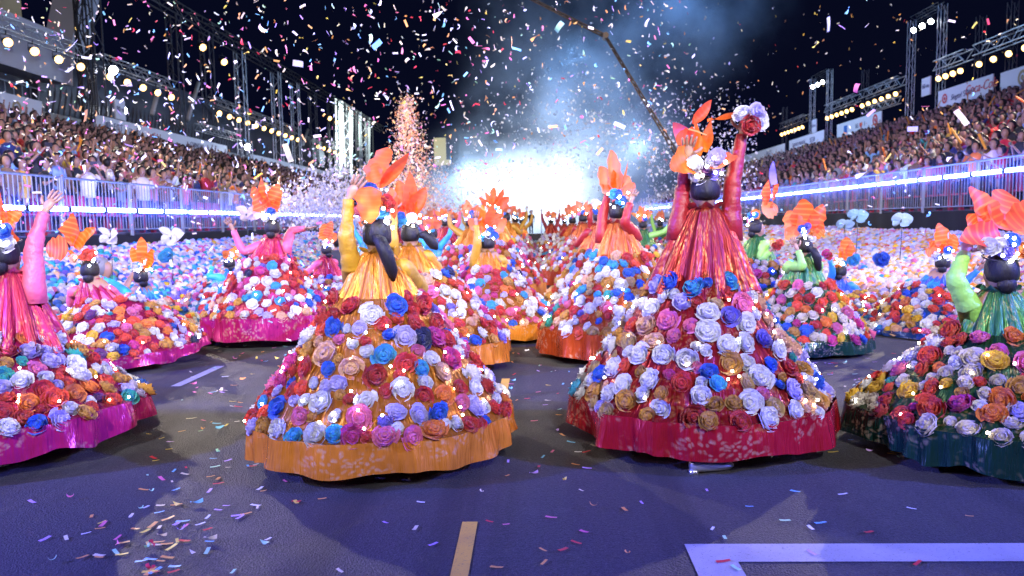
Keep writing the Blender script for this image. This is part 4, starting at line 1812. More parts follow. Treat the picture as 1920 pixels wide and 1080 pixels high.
# ---- the dancers, nearest first
G = 'dancers in rose covered skirts'
B, L_, RB = 'broad', 'long', 'ribbon'
r1, a1, o1 = dancer(1310, 4.75, (1322, 318), cl=0.39, R=.765, hem=.10, band=.175, cloth='red', near=2, yaw=-.12, hair='bun',
    arms={1: ('p', (1372, 348), (1395, 238), -.02, .02, (0, 0, .3)), -1: ('p', (1278, 385), (1288, 300), .05, -.02)},
    petals=[((1308, 292), (1246, 312), 52, B, ORANGE, (0, -.12)), ((1305, 282), (1258, 238), 26, L_, (.5, .12, .4), (.05, .12)),
            ((1304, 262), (1268, 254), 40, B, (.95, .12, .04), (0, .05)), ((1310, 296), (1299, 215), 26, L_, ORANGE), ((1299, 232), (1336, 184), 22, L_, (1, .10, .03)),
            ((1326, 312), (1384, 306), 44, B, (1.0, .24, .10), (-.05, -.15), (0, -.6, .8)), ((1322, 285), (1330, 222), 16, RB, ORANGE), ((1326, 226), (1378, 216), 9, RB, (1, .2, .02))],
    flowers=[(-.075, .02, 'white'), (-.05, -.045, 'white'), (.03, .03, 'white'), (0, -.01, 'plum'), (.06, .06, 'lilac'), (.035, -.02, 'violet')],
    shoe=tuple(ground(1318, 886)), label='red dancer seen from behind, arm raised with a white flower, silver shoe showing', group=G)
S, E, Wr, hd = a1[1]
held_flower(o1 + Wr + Vector((.015, -.06, .085)), [((-.03, 0, .03), 'white'), ((.05, 0, .035), 'lilac'), ((.01, -.02, -.035), 'red'), ((.07, 0, -.01), 'white')], .058,
            'white and red paper flower held high in the red dancer\'s raised hand')
dancer(706, 4.54, (706, 402), cl=0.22, R=.765, hem=.09, band=.155, cloth='yellow', near=2, yaw=.12, hair='tail', k=.97,
    arms={-1: ('p', (650, 455), (654, 372), -.10, -.1, (.4, 0, -.2))},
    petals=[((702, 345), (722, 268), 42, B, (1, .2, .08), (0, .1)), ((708, 352), (696, 306), 36, B, (1, .2, .05)), ((712, 352), (770, 288), 22, L_, (1, .16, .04)),
            ((692, 350), (690, 418), 48, B, (1, .17, .02), (-.12, -.16), (0, -1, .2)), ((734, 352), (738, 412), 24, L_, (1, .2, .08)), ((716, 350), (727, 318), 14, RB, ORANGE)],
    flowers=[(-.09, .09, 'blue'), (-.03, .13, 'blue'), (-.07, .04, 'pink'), (.02, .06, 'orange'), (.03, .02, 'sky'), (.07, .06, 'red')],
    label='yellow dancer with long dark ponytail and one bent arm raised, nearest gold hem', group=G)
dancer(-8, 4.65, (8, 440), cl=0.36, R=.78, hem=.07, band=.165, cloth='pink', near=2, yaw=.1, hair='low_bun', tilt=(.06, 0),
    arms={1: ('p', (62, 455), (78, 412), .05, .1, (.3, 0, 0)), -1: ('v', (1, .2, .6), (.3, .1, 1))},
    petals=[((0, 430), (-50, 380), 60, B, CORAL), ((5, 430), (28, 392), 36, B, ORANGE), ((0, 430), (-10, 352), 40, B, CORAL), ((10, 440), (40, 450), 30, L_, ORANGE)],
    flowers=[(0, -.02, 'blue'), (.05, -.06, 'white'), (-.06, 0, 'violet'), (.04, .02, 'blue')],
    label='pink dancer cut by the picture edge, magenta hem band, head turned away', group=G)
dancer(1885, 4.5, (1876, 468), cl=0.2, R=.775, hem=.06, band=.17, cloth='green', near=2, yaw=-.05, hair='low_bun',
    arms={-1: ('p', (1800, 545), (1806, 480), -.02, .05, (0, 0, .2)), 1: ('p', (1935, 560), (1960, 480), 0, .05)},
    petals=[((1866, 432), (1826, 348), 52, B, (1, .13, .08)), ((1872, 432), (1806, 446), 46, B, (1, .10, .12), (0, -.1)), ((1880, 430), (1892, 346), 86, B, (1, .17, .10), (0, .12)),
            ((1895, 430), (1945, 380), 70, B, (1, .18, .10)), ((1845, 440), (1812, 400), 40, B, CORAL)],
    flowers=[(-.10, .02, 'white'), (-.04, .03, 'white'), (.02, .05, 'blue'), (.06, .0, 'orange'), (.11, .04, 'white'), (.12, -.02, 'sky'), (-.01, -.01, 'violet')],
    label='green dancer close by, big coral petal headdress and dark emerald hem', group=G)
# middle distance
dancer(792, 7.2, (768, 415), cl=0.2, R=.79, hem=.10, band=.18, cloth='yellow', near=1, yaw=.1, hair='pony',
    arms={-1: ('p', (738, 470), (738, 398), -.1, -.1, (0, 0, .2))},
    petals=[((762, 410), (750, 338), 32, B, CORAL), ((770, 410), (773, 322), 24, L_, CORAL), ((775, 408), (792, 348), 24, L_, CORAL), ((756, 410), (742, 372), 30, B, PALEPK), ((778, 412), (790, 400), 22, B, CORAL), ((768, 408), (766, 365), 34, B, ORANGE)],
    label='second yellow dancer with short side ponytail, half hidden by the nearest one', group=G)
dancer(917, 9.1, (914, 436), cl=0.16, R=.78, hem=.06, band=.15, cloth='yellow', near=1, yaw=.05, hair='bun',
    arms={-1: ('p', (896, 460), (893, 422), -.1, -.1, (0, 0, .3))}, label='yellow dancer waving beside the road centre line, dark bun, thin gold hem', group=G)
dancer(928, 12.7, (925, 391), R=.80, hem=.09, band=.26, cloth='yellow', near=1, yaw=.1, hair='tail',
    arms={-1: ('p', (908, 410), (905, 385), -.1, -.05)}, label='tall yellow dancer with trailing hair and a cream hem, behind the waving one', group=G)
dancer(868, 13.6, (882, 404), R=.78, cloth='yellow', near=0, yaw=-.2, hair='bun', arms={-1: ('v', (.9, .1, .5), (.1, 0, 1))}, label='yellow dancer with arm out, left of the tall yellow one', group=G)
dancer(1163, 7.75, (1158, 374), cl=0.27, R=.79, hem=.08, band=.22, cloth='redorange', mix='red', near=1, yaw=-.15, hair='bun',
    arms={1: ('p', (1176, 425), (1182, 382), -.12, -.12, (0, 0, .2)), -1: ('p', (1130, 410), (1136, 378), .05, .05)},
    petals=[((1150, 366), (1124, 312), 34, B, PALEPK), ((1155, 360), (1148, 281), 26, B, PALEPK), ((1160, 360), (1181, 298), 9, L_, ORANGE), ((1160, 366), (1180, 330), 36, B, PALEPK), ((1148, 366), (1128, 345), 20, L_, ORANGE), ((1165, 368), (1190, 342), 24, B, PALEPK), ((1156, 366), (1152, 318), 22, L_, ORANGE)],
    label='red dancer with both arms up and pale round petals, orange brocade hem', group=G)
dancer(1126, 9.7, (1124, 387), R=.78, cloth='redorange', mix='red', near=1, yaw=.2, hair='low_bun', arms={1: ('v', (.2, .1, 1), (0, 0, 1))}, petals=[],
    label='red dancer half hidden behind the one with pale round petals', group=G)
dancer(1089, 15.8, (1093, 398), R=.80, hem=.08, band=.3, cloth='redorange', mix='red', near=0, yaw=-.2, arms={1: ('p', (1106, 412), (1110, 392), -.1, -.1)},
    label='farther red dancer with one arm high and a deep orange hem', group=G)
dancer(1073, 18.5, (1073, 404), R=.78, cloth='redorange', mix='red', near=0, yaw=.1, arms={1: ('v', (.3, 0, 1), (0, 0, 1))}, label='red dancer peeping out left behind the deep orange hem', group=G)
dancer(1208, 15.5, (1206, 410), R=.70, cloth='green', near=0, yaw=-.4, arms={1: ('v', (1, .2, .2), (.5, 0, .8))}, label='pale green dancer far off, beside the flower bank and red pair', group=G)
dancer(1512, 7.9, (1508, 442), cl=0.24, R=.60, hem=.04, band=.12, cloth='green', near=1, yaw=.15, hair='tail', k=.9,
    arms={-1: ('p', (1496, 500), (1496, 468), -.12, -.14, (-.3, 0, .1))},
    petals=[((1498, 440), (1480, 395), 40, B, PALEPK), ((1505, 436), (1510, 374), 50, B, CORAL), ((1515, 438), (1546, 382), 34, B, CORAL), ((1492, 445), (1476, 425), 34, B, PALEPK), ((1522, 442), (1546, 420), 30, B, ORANGE)],
    flowers=[(-.05, .06, 'blue'), (0, .05, 'orange'), (.04, -.02, 'white'), (.0, .1, 'violet'), (.05, .03, 'orange')],
    label='green dancer under a round pink striped petal headdress, teal fringed hem', group=G)
r11, a11, o11 = dancer(1418, 9.6, (1420, 410), cl=0.27, R=.74, cloth='green', near=1, yaw=-1.25, hair='low_bun', k=.95,
    arms={1: ('p', (1422, 495), (1442, 472), -.2, -.25, (.3, 0, .2))},
    petals=[((1430, 398), (1458, 384), 34, B, PALEPK), ((1434, 385), (1437, 338), 10, RB, CORAL), ((1446, 390), (1454, 345), 8, RB, CORAL), ((1425, 405), (1405, 400), 22, B, ORANGE)],
    label='green dancer in profile facing right with a low bun', group=G)
held_flower(o11 + a11[1][2] + Vector((.06, -.05, .06)), [((0, 0, 0), 'red'), ((.04, 0, .03), 'scarlet')], .05, 'red paper flower held by the green dancer in profile')
r12, a12, o12 = dancer(1590, 11.2, (1577, 494), cl=0.16, R=.80, hem=.015, band=.05, cloth='blue', near=1, yaw=-.7, k=.95, hair='low_bun',
    arms={-1: ('p', (1562, 508), (1556, 487), -.1, -.15, (-.2, 0, .2))},
    petals=[((1582, 492), (1590, 445), 28, B, ORANGE), ((1590, 480), (1600, 455), 18, B, CORAL), ((1580, 490), (1578, 470), 18, L_, ORANGE)],
    label='blue dancer bent low by the flower bank with one arm up', group=G)
held_flower(o12 + a12[-1][2] + Vector((-.04, -.04, .06)), [((0, 0, 0), 'red'), ((-.03, 0, .03), 'magenta')], .055, 'red paper flower in the low blue dancer\'s hand')
dancer(1752, 9.1, (1768, 474), cl=0.11, R=.80, hem=.012, band=.05, cloth='blue', near=1, yaw=-.5, k=.95, hair='low_bun',
    arms={1: ('p', (1800, 530), (1835, 505), 0, -.05)},
    petals=[((1768, 478), (1745, 455), 28, B, CORAL, (0, 0)), ((1770, 470), (1764, 418), 34, B, ORANGE), ((1775, 474), (1792, 440), 26, B, ORANGE), ((1764, 476), (1736, 470), 24, B, PALEPK), ((1772, 478), (1786, 470), 22, B, ORANGE)],
    label='blue dancer kneeling with skirt spread flat, flame orange headdress', group=G)
dancer(500, 9.0, (510, 408), cl=0.2, R=.76, hem=.10, band=.24, cloth='pink', mix='yellow', near=1, yaw=.05, hair='low_bun',
    arms={-1: ('p', (468, 470), (438, 432), -.05, -.1, (-.3, 0, .1)), 1: ('p', (540, 450), (556, 430), .05, .1)},
    petals=[((498, 398), (474, 350), 30, B, CORAL), ((503, 395), (492, 328), 30, L_, CORAL), ((508, 395), (522, 345), 28, B, CORAL), ((496, 400), (470, 385), 34, B, (.95, .75, .85)), ((512, 398), (520, 372), 20, B, ORANGE)],
    flowers=[(-.02, .03, 'blue'), (.05, .02, 'white'), (.02, .07, 'blue'), (-.05, .0, 'white')],
    label='pink dancer with both arms spread wide and a magenta satin hem', group=G)
dancer(205, 7.6, (168, 484), cl=0.15, R=.80, hem=.13, band=.10, cloth='pink', near=1, yaw=.25, hair='low_bun', tilt=(-.03, .08),
    arms=None,
    petals=[((128, 466), (82, 468), 48, B, CORAL, (0, -.05)), ((134, 462), (148, 402), 34, B, CORAL), ((140, 465), (178, 428), 30, B, ORANGE), ((128, 470), (160, 488), 10, L_, ORANGE)],
    flowers=[(-.02, .02, 'scarlet'), (.03, .03, 'scarlet'), (0, .06, 'scarlet'), (-.12, -.0, 'peach')],
    label='pink dancer whirling low with a red flower in her dark hair', group=G)
dancer(268, 9.0, (262, 502), cl=0.14, R=.80, hem=.012, band=.05, cloth='cyan', mix='blue', near=1, yaw=.9, hair='low_bun', k=.95,
    arms={-1: ('p', (225, 540), (196, 525), -.1, -.15)},
    petals=[((268, 506), (252, 462), 18, L_, ORANGE), ((270, 505), (272, 444), 14, L_, (1, .2, .02)), ((274, 506), (292, 468), 20, B, ORANGE), ((268, 508), (262, 480), 20, B, ORANGE), ((272, 506), (280, 475), 14, L_, ORANGE)],
    label='blue dancer crouching with flat blue edged skirt, antler shaped orange headdress', group=G)
dancer(402, 10.9, (428, 480), cl=0.16, R=.78, hem=.012, band=.03, cloth='cyan', mix='far', near=1, yaw=.9, hair='low_bun', k=.9,
    arms={-1: ('p', (408, 520), (400, 496), -.1, -.1)},
    petals=[((434, 482), (448, 460), 20, B, ORANGE), ((436, 484), (452, 478), 16, L_, (1, .4, .1))], label='small blue dancer in profile pointing up, by the left flower bank', group=G)
dancer(618, 11.8, (610, 455), R=.76, cloth='pink', mix='far', near=1, yaw=.9, hair='low_bun', k=.95,
    petals=[((612, 450), (604, 420), 24, B, ORANGE), ((615, 448), (622, 415), 20, B, CORAL), ((618, 452), (630, 438), 18, B, CORAL)],
    label='pink dancer in profile facing the left bank, behind the nearest yellow one', group=G)
# far ranks
far = [(948, 16.8, (950, 398), 'yellow', 'yellow dancer in the middle of the far column'), (958, 20.5, (966, 404), 'yellow', 'yellow dancer farther down, only head and shoulder clear'),
       (972, 25, (978, 408), 'yellow', 'last small yellow dancer before the bright smoke'),
       (838, 16.5, (835, 408), 'pink', 'pink dancer with arms up behind the yellow group'), (806, 19.5, (808, 410), 'pink', 'pink dancer farther left behind the yellow group'),
       (852, 23, (852, 412), 'pink', 'small pink dancer deep behind the yellow group'), (792, 14.5, (812, 428), 'cyan', 'small blue dancer bending behind the second yellow one'),
       (1036, 25, (1033, 408), 'red', 'red dancer in the centre of the far road'), (1062, 30, (1058, 410), 'red', 'red dancer right of the centre far away'), (1240, 22, (1238, 412), 'green', 'tiny green dancer by the far right bank'),
       (690, 16.0, (690, 425), 'cyan', 'blue dancer far left behind the yellow pair'), (742, 21, (742, 416), 'pink', 'tiny pink dancer between the far yellow arms'),
       (880, 30, (884, 410), 'yellow', 'tiny yellow dancer at the far left of the ranks'), (1120, 24, (1120, 406), 'red', 'tiny red dancer far behind the red pair')]
for i, (px, Y, hd_, cl, lab) in enumerate(far):
    up1 = random.random()
    dancer(px, Y, hd_, R=.78, cloth=cl, mix='far', near=0, yaw=random.uniform(-.5, .5), arms={-1: ('v', (random.uniform(.2, .9), .1, .8), (.1, 0, 1)), 1: ('v', (random.uniform(.2, .9), .1, .8), (.1, 0, 1)) if up1 > .4 else None},
           label=lab, group=G, rose_d=.135, seed=i, k=.95)
#PART3
# ------------------------------------------------------------------ banks of paper flowers along both sides
def frame_px(p):
    q = CAM_R.transposed() @ (Vector(p) - Vector((0, 0, CAM_H)))
    if q.z > -0.1:
        return None
    return 960 + FPX * q.x / -q.z, 540 - FPX * q.y / -q.z


def blob_proto(seed):
    """low paper flower used for the far mass: a crumpled cup, 24 quads"""
    b = MB()
    b.ellipsoid((0, 0, .45), (1, 1, 1.0), 8, 5, fn=lambda d: 1 + .35 * noise.noise(Vector((d.x * 2.1 + seed * 3, d.y * 2.1, d.z * 2.1))))
    V = np.array([tuple(v) for v in b.v])
    F = []
    for f in b.f:
        F.append(f if len(f) == 4 else (f[0], f[1], f[2], f[2]))
    tri = []
    for f in b.f:
        if len(f) == 3:
            tri.append(f)
        else:
            tri.append((f[0], f[1], f[2]))
            tri.append((f[0], f[2], f[3]))
    return V, np.array(tri)


PROTO = [blob_proto(k) for k in range(4)]


def mass(items, protos, mat, name, parent, smooth=False):
    """items: list of (proto index, 3x3 matrix, location, colour)"""
    Vs, Fs, Cs = [], [], []
    off = 0
    for pi, m, loc, col in items:
        V, F = protos[pi]
        Vs.append(V @ m.T + loc)
        Fs.append(F + off)
        Cs.append(np.broadcast_to(np.asarray(col, dtype=np.float32), (len(V), 3)))
        off += len(V)
    me = big_mesh(name, np.concatenate(Vs), np.concatenate(Fs), mat, np.concatenate(Cs), smooth=smooth)
    o = new_obj(name, me, parent)
    o['kind'] = 'stuff'
    return o


def rand_rot(n, R):
    q = Vector(n).to_track_quat('Z', 'Y').to_matrix() @ Matrix.Rotation(R.random() * 6.28, 3, 'Z')
    return np.array(q)


BANK = {-1: dict(x0=-6.15, x1=-9.35, z=.95, y0=6.5, mix='bankL'), 1: dict(x0=5.15, x1=10.3, z=.88, y0=7.0, mix='bankR')}


def bank_z(sx, s, y):
    b = BANK[sx]
    return .06 + (b['z'] - .06) * (s ** .8) + .06 * noise.noise(Vector((s * 3, y * .5, sx * 7)))


for sx in (-1, 1):
    R = random.Random(91 + sx)
    bk = BANK[sx]
    who = 'left' if sx < 0 else 'right'
    root = empty('flower_bank', (bk['x0'], bk['y0'], 0))
    tag(root, f'sloping bank covered with {"blue, teal and white" if sx < 0 else "white, cream and peach"} paper flowers on the {who} of the road', 'flower bank')
    o0 = np.array(root.location)
    b = MB()
    b.grid(lambda u, v: Vector((bk['x0'] + (bk['x1'] - bk['x0']) * v, bk['y0'] + 62 * u, bank_z(sx, v, bk['y0'] + 62 * u) - .05)) - root.location, 60, 8)
    b.build('base_cloth', plain(f'bank_base_{who}', (.10, .10, .14) if sx < 0 else (.14, .12, .12), .8), root)
    b = MB()
    b.tube([(0, 0, .04), (0, 62, .04)], .05, 8)
    b.build('edge_tube', M['drape'], root)
    cand = []
    y = bk['y0']
    W = abs(bk['x1'] - bk['x0'])
    while y < 66:
        d = .125 if y < 17 else (.14 if y < 26 else (.19 if y < 38 else .27))
        n = int(W / d)
        for i in range(n):
            s = (i + R.uniform(.1, .9)) / n
            x = bk['x0'] + (bk['x1'] - bk['x0']) * s
            yy = y + R.uniform(-.5, .5) * d
            cand.append((x, yy, bank_z(sx, s, yy), d * R.uniform(.40, .56), s))
        y += d
    def share(c):
        p = frame_px(c[:3])
        if p is None or not (-20 < p[0] < 1940 and 0 < p[1] < 1080):
            return 0
        return c[3] / c[1]
    order = sorted(range(len(cand)), key=lambda i: -share(cand[i]))
    indiv = set(order[:298])
    items = []
    for i, (x, yy, z, r, s) in enumerate(cand):
        # colours drift in patches along the bank
        w = noise.noise(Vector((yy * .35, s * 2.5, sx * 4.0)))
        mx = MIX[bk['mix']]
        c = tuple(v * .78 for v in pick(mx, R))
        if sx < 0 and yy < 13.5 and R.random() < .5:
            c = tuple(v * R.uniform(.7, 1) for v in PAL[R.choice(('sky', 'teal', 'violet', 'blue', 'lilac'))])
        if sx > 0 and w > .2 and R.random() < .22:
            c = PAL[R.choice(('yellow', 'gold', 'peach', 'orange'))]
        n = (-sx * .35 + R.uniform(-.4, .4), -.35 + R.uniform(-.4, .4), .8)
        if i in indiv:
            q = Vector(n).to_track_quat('Z', 'Y').to_matrix().to_4x4()
            m = Matrix.Translation(Vector((x, yy, z)) - root.location) @ q @ Matrix.Rotation(R.random() * 6.28, 4, 'Z') @ Matrix.Diagonal((r, r, r * R.uniform(1.0, 1.4), 1))
            new_obj('paper_flower', R.choice(ROSE[2]), root, color=c, mat=m)
        else:
            items.append((R.randrange(4), rand_rot(n, R) * (r * R.uniform(.9, 1.1)), np.array((x, yy, z)) - o0, c))
    mass(items, PROTO, M['paper_mass'], 'paper_flowers', root, smooth=True)

# butterflies on wires and two big paper pompoms standing in the banks
def wing(seed):
    r = random.Random(seed)
    b = MB()

    def f(u, v):
        w = math.sin(PI * min(1, v ** .8 * .97 + .02)) ** .7
        return ((u - .5) * w, v, .15 * (2 * u - 1) ** 2 * w + .1 * v * v)
    b.grid(f, 6, 8)
    return b.mesh('wing', M['paper'])


WING = wing(3)
for px, py, Y, s, col, lab in ((206, 447, 11.6, .36, (.75, .72, .78), 'white paper butterfly on a wire over the left flower bank, nearest'),
                               (320, 448, 12.6, .42, (.72, .70, .84), 'lilac white paper butterfly on a wire over the left flower bank'),
                               (462, 404, 15.0, .40, (.80, .66, .80), 'pale pink paper butterfly behind the pink dancer with spread arms'),
                               (1606, 408, 12.8, .30, (.35, .60, .70), 'pale blue paper butterfly on a wire near the right drape'),
                               (1583, 425, 12.4, .26, (.30, .45, .48), 'grey green paper butterfly on a wire near the right drape'),
                               (1689, 415, 12.5, .30, (.50, .70, .80), 'light blue paper butterfly standing tallest on the right bank')):
    p = at(px, py, Y)
    root = empty('butterfly_ornament', p)
    tag(root, lab, 'butterfly')
    for (dx, dz, L, w) in ((-.5, .35, 1, .62), (.8, .2, 1, .7), (-.55, -.35, .7, .5), (.55, -.4, .75, .5)):
        a = Vector((dx, random.uniform(-.4, .1), dz)).normalized()
        m = a.to_track_quat('Y', 'Z').to_matrix().to_4x4() @ Matrix.Rotation(random.uniform(.6, 1.3), 4, 'Y') @ Matrix.Diagonal((s * w, s * L * .62, s, 1))
        new_obj('wing', WING, root, color=col, mat=m)
    b = MB()
    b.tube([(0, 0, -.3 - s), (0.02, 0, -.2), (0, 0, .03)], .006, 5)
    b.ellipsoid((0, 0, .02), (.02, .02, .06), 6, 4)
    b.build('stem', M['green_wire'], root)
for px, py, Y, r, c, lab in ((1651, 489, 11.2, .11, 'blue', 'big blue paper pompom lying on the right flower bank'), (1598, 490, 11.0, .085, 'sky', 'light blue paper pompom lower on the right flower bank'),
                             (312, 575, 11.9, .11, 'blue', 'blue paper pompom at the foot of the left flower bank'), (311, 482, 12.0, .11, 'sky', 'sky blue paper pompom high on the left flower bank')):
    p = at(px, py, Y)
    root = empty('paper_pompom', p)
    tag(root, lab, 'pompom')
    place_rose(root, (0, 0, 0), (0, -1, .5), r, PAL[c], 0, 'bloom')
    place_rose(root, (.04, -.02, .05), (.4, -1, .5), r * .7, PAL[c], 0, 'bloom')

# ------------------------------------------------------------------ spectators
def person_parts(pose, R):
    """low figure facing +X at the origin, feet at z=0; returns builders for body, shirt, hair, trousers"""
    body, shirt, hair, tr = MB(), MB(), MB(), MB()
    body.ellipsoid((.02, 0, 1.53), (.10, .082, .125), 8, 6)
    body.tube([(0, 0, 1.34), (.01, 0, 1.45)], .05, 6)
    hair.ellipsoid((-.022, 0, 1.565), (.122, .108, .128), 10, 7, fn=lambda d: (.66 if d.x > .42 and d.z < .40 else 1.0))
    shirt.tube([(0, 0, .80), (0, 0, .95), (.01, 0, 1.15), (0, 0, 1.30), (0, 0, 1.39)], [(.12, .16), (.115, .155), (.12, .19), (.10, .185), (.05, .07)], 8)
    tr.tube([(0, .08, .03), (0, .09, .45), (0, .07, .84)], [.05, .065, .09], 6)
    tr.tube([(0, -.08, .03), (0, -.09, .45), (0, -.07, .84)], [.05, .065, .09], 6)
    for s in (-1, 1):
        S = Vector((0, s * .19, 1.30))
        if pose == 'clap':
            E, H = S + Vector((.12, s * .05, -.22)), Vector((.34, s * .03, 1.25))
        elif pose == 'up':
            E, H = S + Vector((.08, s * .12, .22)), S + Vector((.12, s * .10 + R.uniform(-.06, .06), .50))
        elif pose == 'oneup' and s > 0:
            E, H = S + Vector((.08, .12, .20)), S + Vector((.14, .08, .48))
        elif pose == 'phone':
            E, H = S + Vector((.20, s * .08, -.10)), Vector((.36, s * .05, 1.50))
        else:
            E, H = S + Vector((-.01, s * .07, -.26)), S + Vector((.10, s * .04, -.48))
        shirt.tube([S, S.lerp(E, .75)], [.058, .05], 5)
        body.tube([S.lerp(E, .6), E, H], [.04, .038, .028], 5)
        body.ellipsoid(H + (H - E).normalized() * .05, (.035, .03, .05), 5, 4)
    return body, shirt, hair, tr


def arms_fix(bd, pose):
    for s in (-1, 1):
        S = Vector((0, s * .19, 1.30))
        E = {'clap': S + Vector((.12, s * .05, -.22)), 'up': S + Vector((.08, s * .12, .22)), 'phone': S + Vector((.20, s * .08, -.10))}.get(pose)
        if pose == 'oneup' and s > 0:
            E = S + Vector((.08, .12, .20))
        if E is None:
            E = S + Vector((-.01, s * .07, -.26))
        bd.capsule(S, E, .045, .04, 8)


POSES = ['clap', 'up', 'oneup', 'phone', 'down']
PWORD = {'clap': 'clapping', 'up': 'with arms raised', 'oneup': 'waving one arm', 'phone': 'with raised phone', 'down': 'standing arms down'}
RP = random.Random(5)
PM = {}
for ps in POSES:
    bd, sh_, hr, tr_ = person_parts(ps, RP)
    bd.tube([(0, 0, .6), (0, 0, .82), (.01, 0, 1.15), (0, 0, 1.30), (0, 0, 1.36)], [.09, .09, .10, .10, .05], 8)
    for s_ in (-1, 1):
        bd.capsule((0, s_ * .02, 1.27), (0, s_ * .19, 1.30), .05, .045, 8)
        bd.capsule((0, 0, .82), (0, s_ * .085, .45), .07, .05, 8)
        bd.capsule((0, s_ * .085, .45), (0, s_ * .08, .05), .045, .035, 8)
    arms_fix(bd, ps)
    PM[ps] = (remesh(bd, .02, 'body', [M['skin']], None, 1), sh_.mesh('shirt', M['shirt']), hr.mesh('hair', M['hair']), tr_.mesh('trousers', M['trouser']))
b = MB()
b.box((-.008, -.075, -.04), (.008, .075, .04))
PHONE = b.mesh('phone', [M['black_metal']], False)
SHIRT = {'dark red': (.30, .012, .02), 'black': (.015, .015, .02), 'white': (.70, .70, .72), 'navy blue': (.02, .03, .12), 'grey': (.22, .22, .24), 'yellow': (.70, .45, .05),
         'pink': (.62, .18, .28), 'orange': (.70, .18, .03), 'light blue': (.22, .36, .60), 'brown': (.18, .10, .06), 'bright red': (.60, .02, .03), 'purple': (.18, .06, .28), 'teal': (.03, .25, .26)}
SW = [14, 14, 14, 10, 9, 4, 7, 5, 7, 7, 8, 5, 3]
crowd_protos = []
for ps in POSES:
    bd, sh_, hr, tr_ = person_parts(ps, RP)
    V, T, Cc = [], [], []
    off = 0
    for q, (mbx, code) in enumerate(((bd, 0), (sh_, 1), (hr, 2), (tr_, 3))):
        for f in mbx.f:
            for i in range(1, len(f) - 1):
                T.append((f[0] + off, f[i] + off, f[i + 1] + off))
        V += [tuple(v) for v in mbx.v]
        Cc += [code] * len(mbx.v)
        off += len(mbx.v)
    crowd_protos.append((np.array(V), np.array(T), np.array(Cc)))

seen_label = {}
for sx in (-1, 1):
    R = random.Random(300 + sx)
    s = ST[sx]
    who = 'left' if sx < 0 else 'right'
    people = []
    for row in range(NROW - (1 if sx < 0 else 0)):
        x = s['x0'] + sx * (.55 + RUN * row)
        z = s['z0'] + s['rise'] * row
        y = s['y0'] + (4 if sx > 0 else 3) + row * (1.0 if sx > 0 else 1.2) * .8
        while y < 97:
            y += R.uniform(.46, .66) * (1 if y < 60 else 1.35)
            if R.random() < .06:
                continue
            people.append((x + R.uniform(-.24, .24), y, z + R.uniform(0, .05), row))
    vis = []
    for i, p in enumerate(people):
        f = frame_px((p[0], p[1], p[2] + 1.4))
        if f and -10 < f[0] < 1930 and 0 < f[1]:
            vis.append((p[1], i))
    vis.sort()
    chosen = set(i for _, i in vis[:135])
    itemsV, itemsF, itemsC = [], [], []
    off = 0
    grouped = {}
    for i, (x, y, z, row) in enumerate(people):
        pose = R.choices(range(5), (5, .8, 1.2, 2.2, 6))[0]
        shn = R.choices(list(SHIRT), SW)[0]
        base = math.pi if sx > 0 else 0.0
        rz = base + (R.gauss(-.35 * sx * -1, .5))
        k = R.uniform(.90, 1.06)
        if row == 0:
            k *= .97
        c, sn = math.cos(rz), math.sin(rz)
        if i in chosen:
            ps = POSES[pose]
            o = new_obj('person', PM[ps][0])
            o.location = (x, y, z)
            o.rotation_euler.z = rz
            o.scale = (k, k, k)
            new_obj('shirt', PM[ps][1], o, color=tuple(v * R.uniform(.8, 1.2) for v in SHIRT[shn]))
            h = new_obj('hair', PM[ps][2], o)
            new_obj('trousers', PM[ps][3], o)
            grouped.setdefault((shn, ps, row), []).append([y, o, None])
            if ps == 'phone':
                ph_ = new_obj('phone', PHONE)
                d = Matrix.Translation((x, y, z)) @ Matrix.Rotation(rz, 4, 'Z') @ Matrix.Diagonal((k, k, k, 1)) @ Matrix.Translation((.42, 0, 1.57))
                ph_.matrix_world = d
                tag(ph_, None, 'phone', 'phones held up in the stands')
                grouped[(shn, ps, row)][-1][2] = ph_
        else:
            V, T, Cc = crowd_protos[pose]
            Rm = np.array(((c, -sn, 0), (sn, c, 0), (0, 0, 1))) * k
            itemsV.append(V @ Rm.T + np.array((x, y, z)))
            itemsF.append(T + off)
            off += len(V)
            pal = np.array(((.30, .18, .15), SHIRT[shn], (.012, .011, .012) if R.random() < .93 else (.25, .18, .10), (.03, .035, .06)))
            pal[0] *= R.uniform(.75, 1.15)
            itemsC.append(pal[Cc])
    me = big_mesh('crowd', np.concatenate(itemsV), np.concatenate(itemsF), M['crowd_mass'], np.concatenate(itemsC), smooth=False)
    o = new_obj('crowd', me)
    tag(o, f'dense crowd of spectators filling the {who} stand farther away', 'crowd', kind='stuff')
    for (shn, ps, row), L in grouped.items():
        L.sort(key=lambda t: t[0])
        rw = 'front row' if row == 0 else ('second row' if row == 1 else f'{ORD[row]} row')
        for q, (y, o, ph_) in enumerate(L):
            lab = f'{shn} shirted spectator {PWORD[ps]}, {rw} of the {who} stand'
            if len(L) > 1:
                lab += f', {ORD[q]} one'
            if ph_:
                ph_['label'] = f"dark phone of the {shn} shirted spectator, {rw} of the {who} stand" + (f', {ORD[q]} one' if len(L) > 1 else '')
            tag(o, lab, 'spectator', f'spectators in the {who} stand')

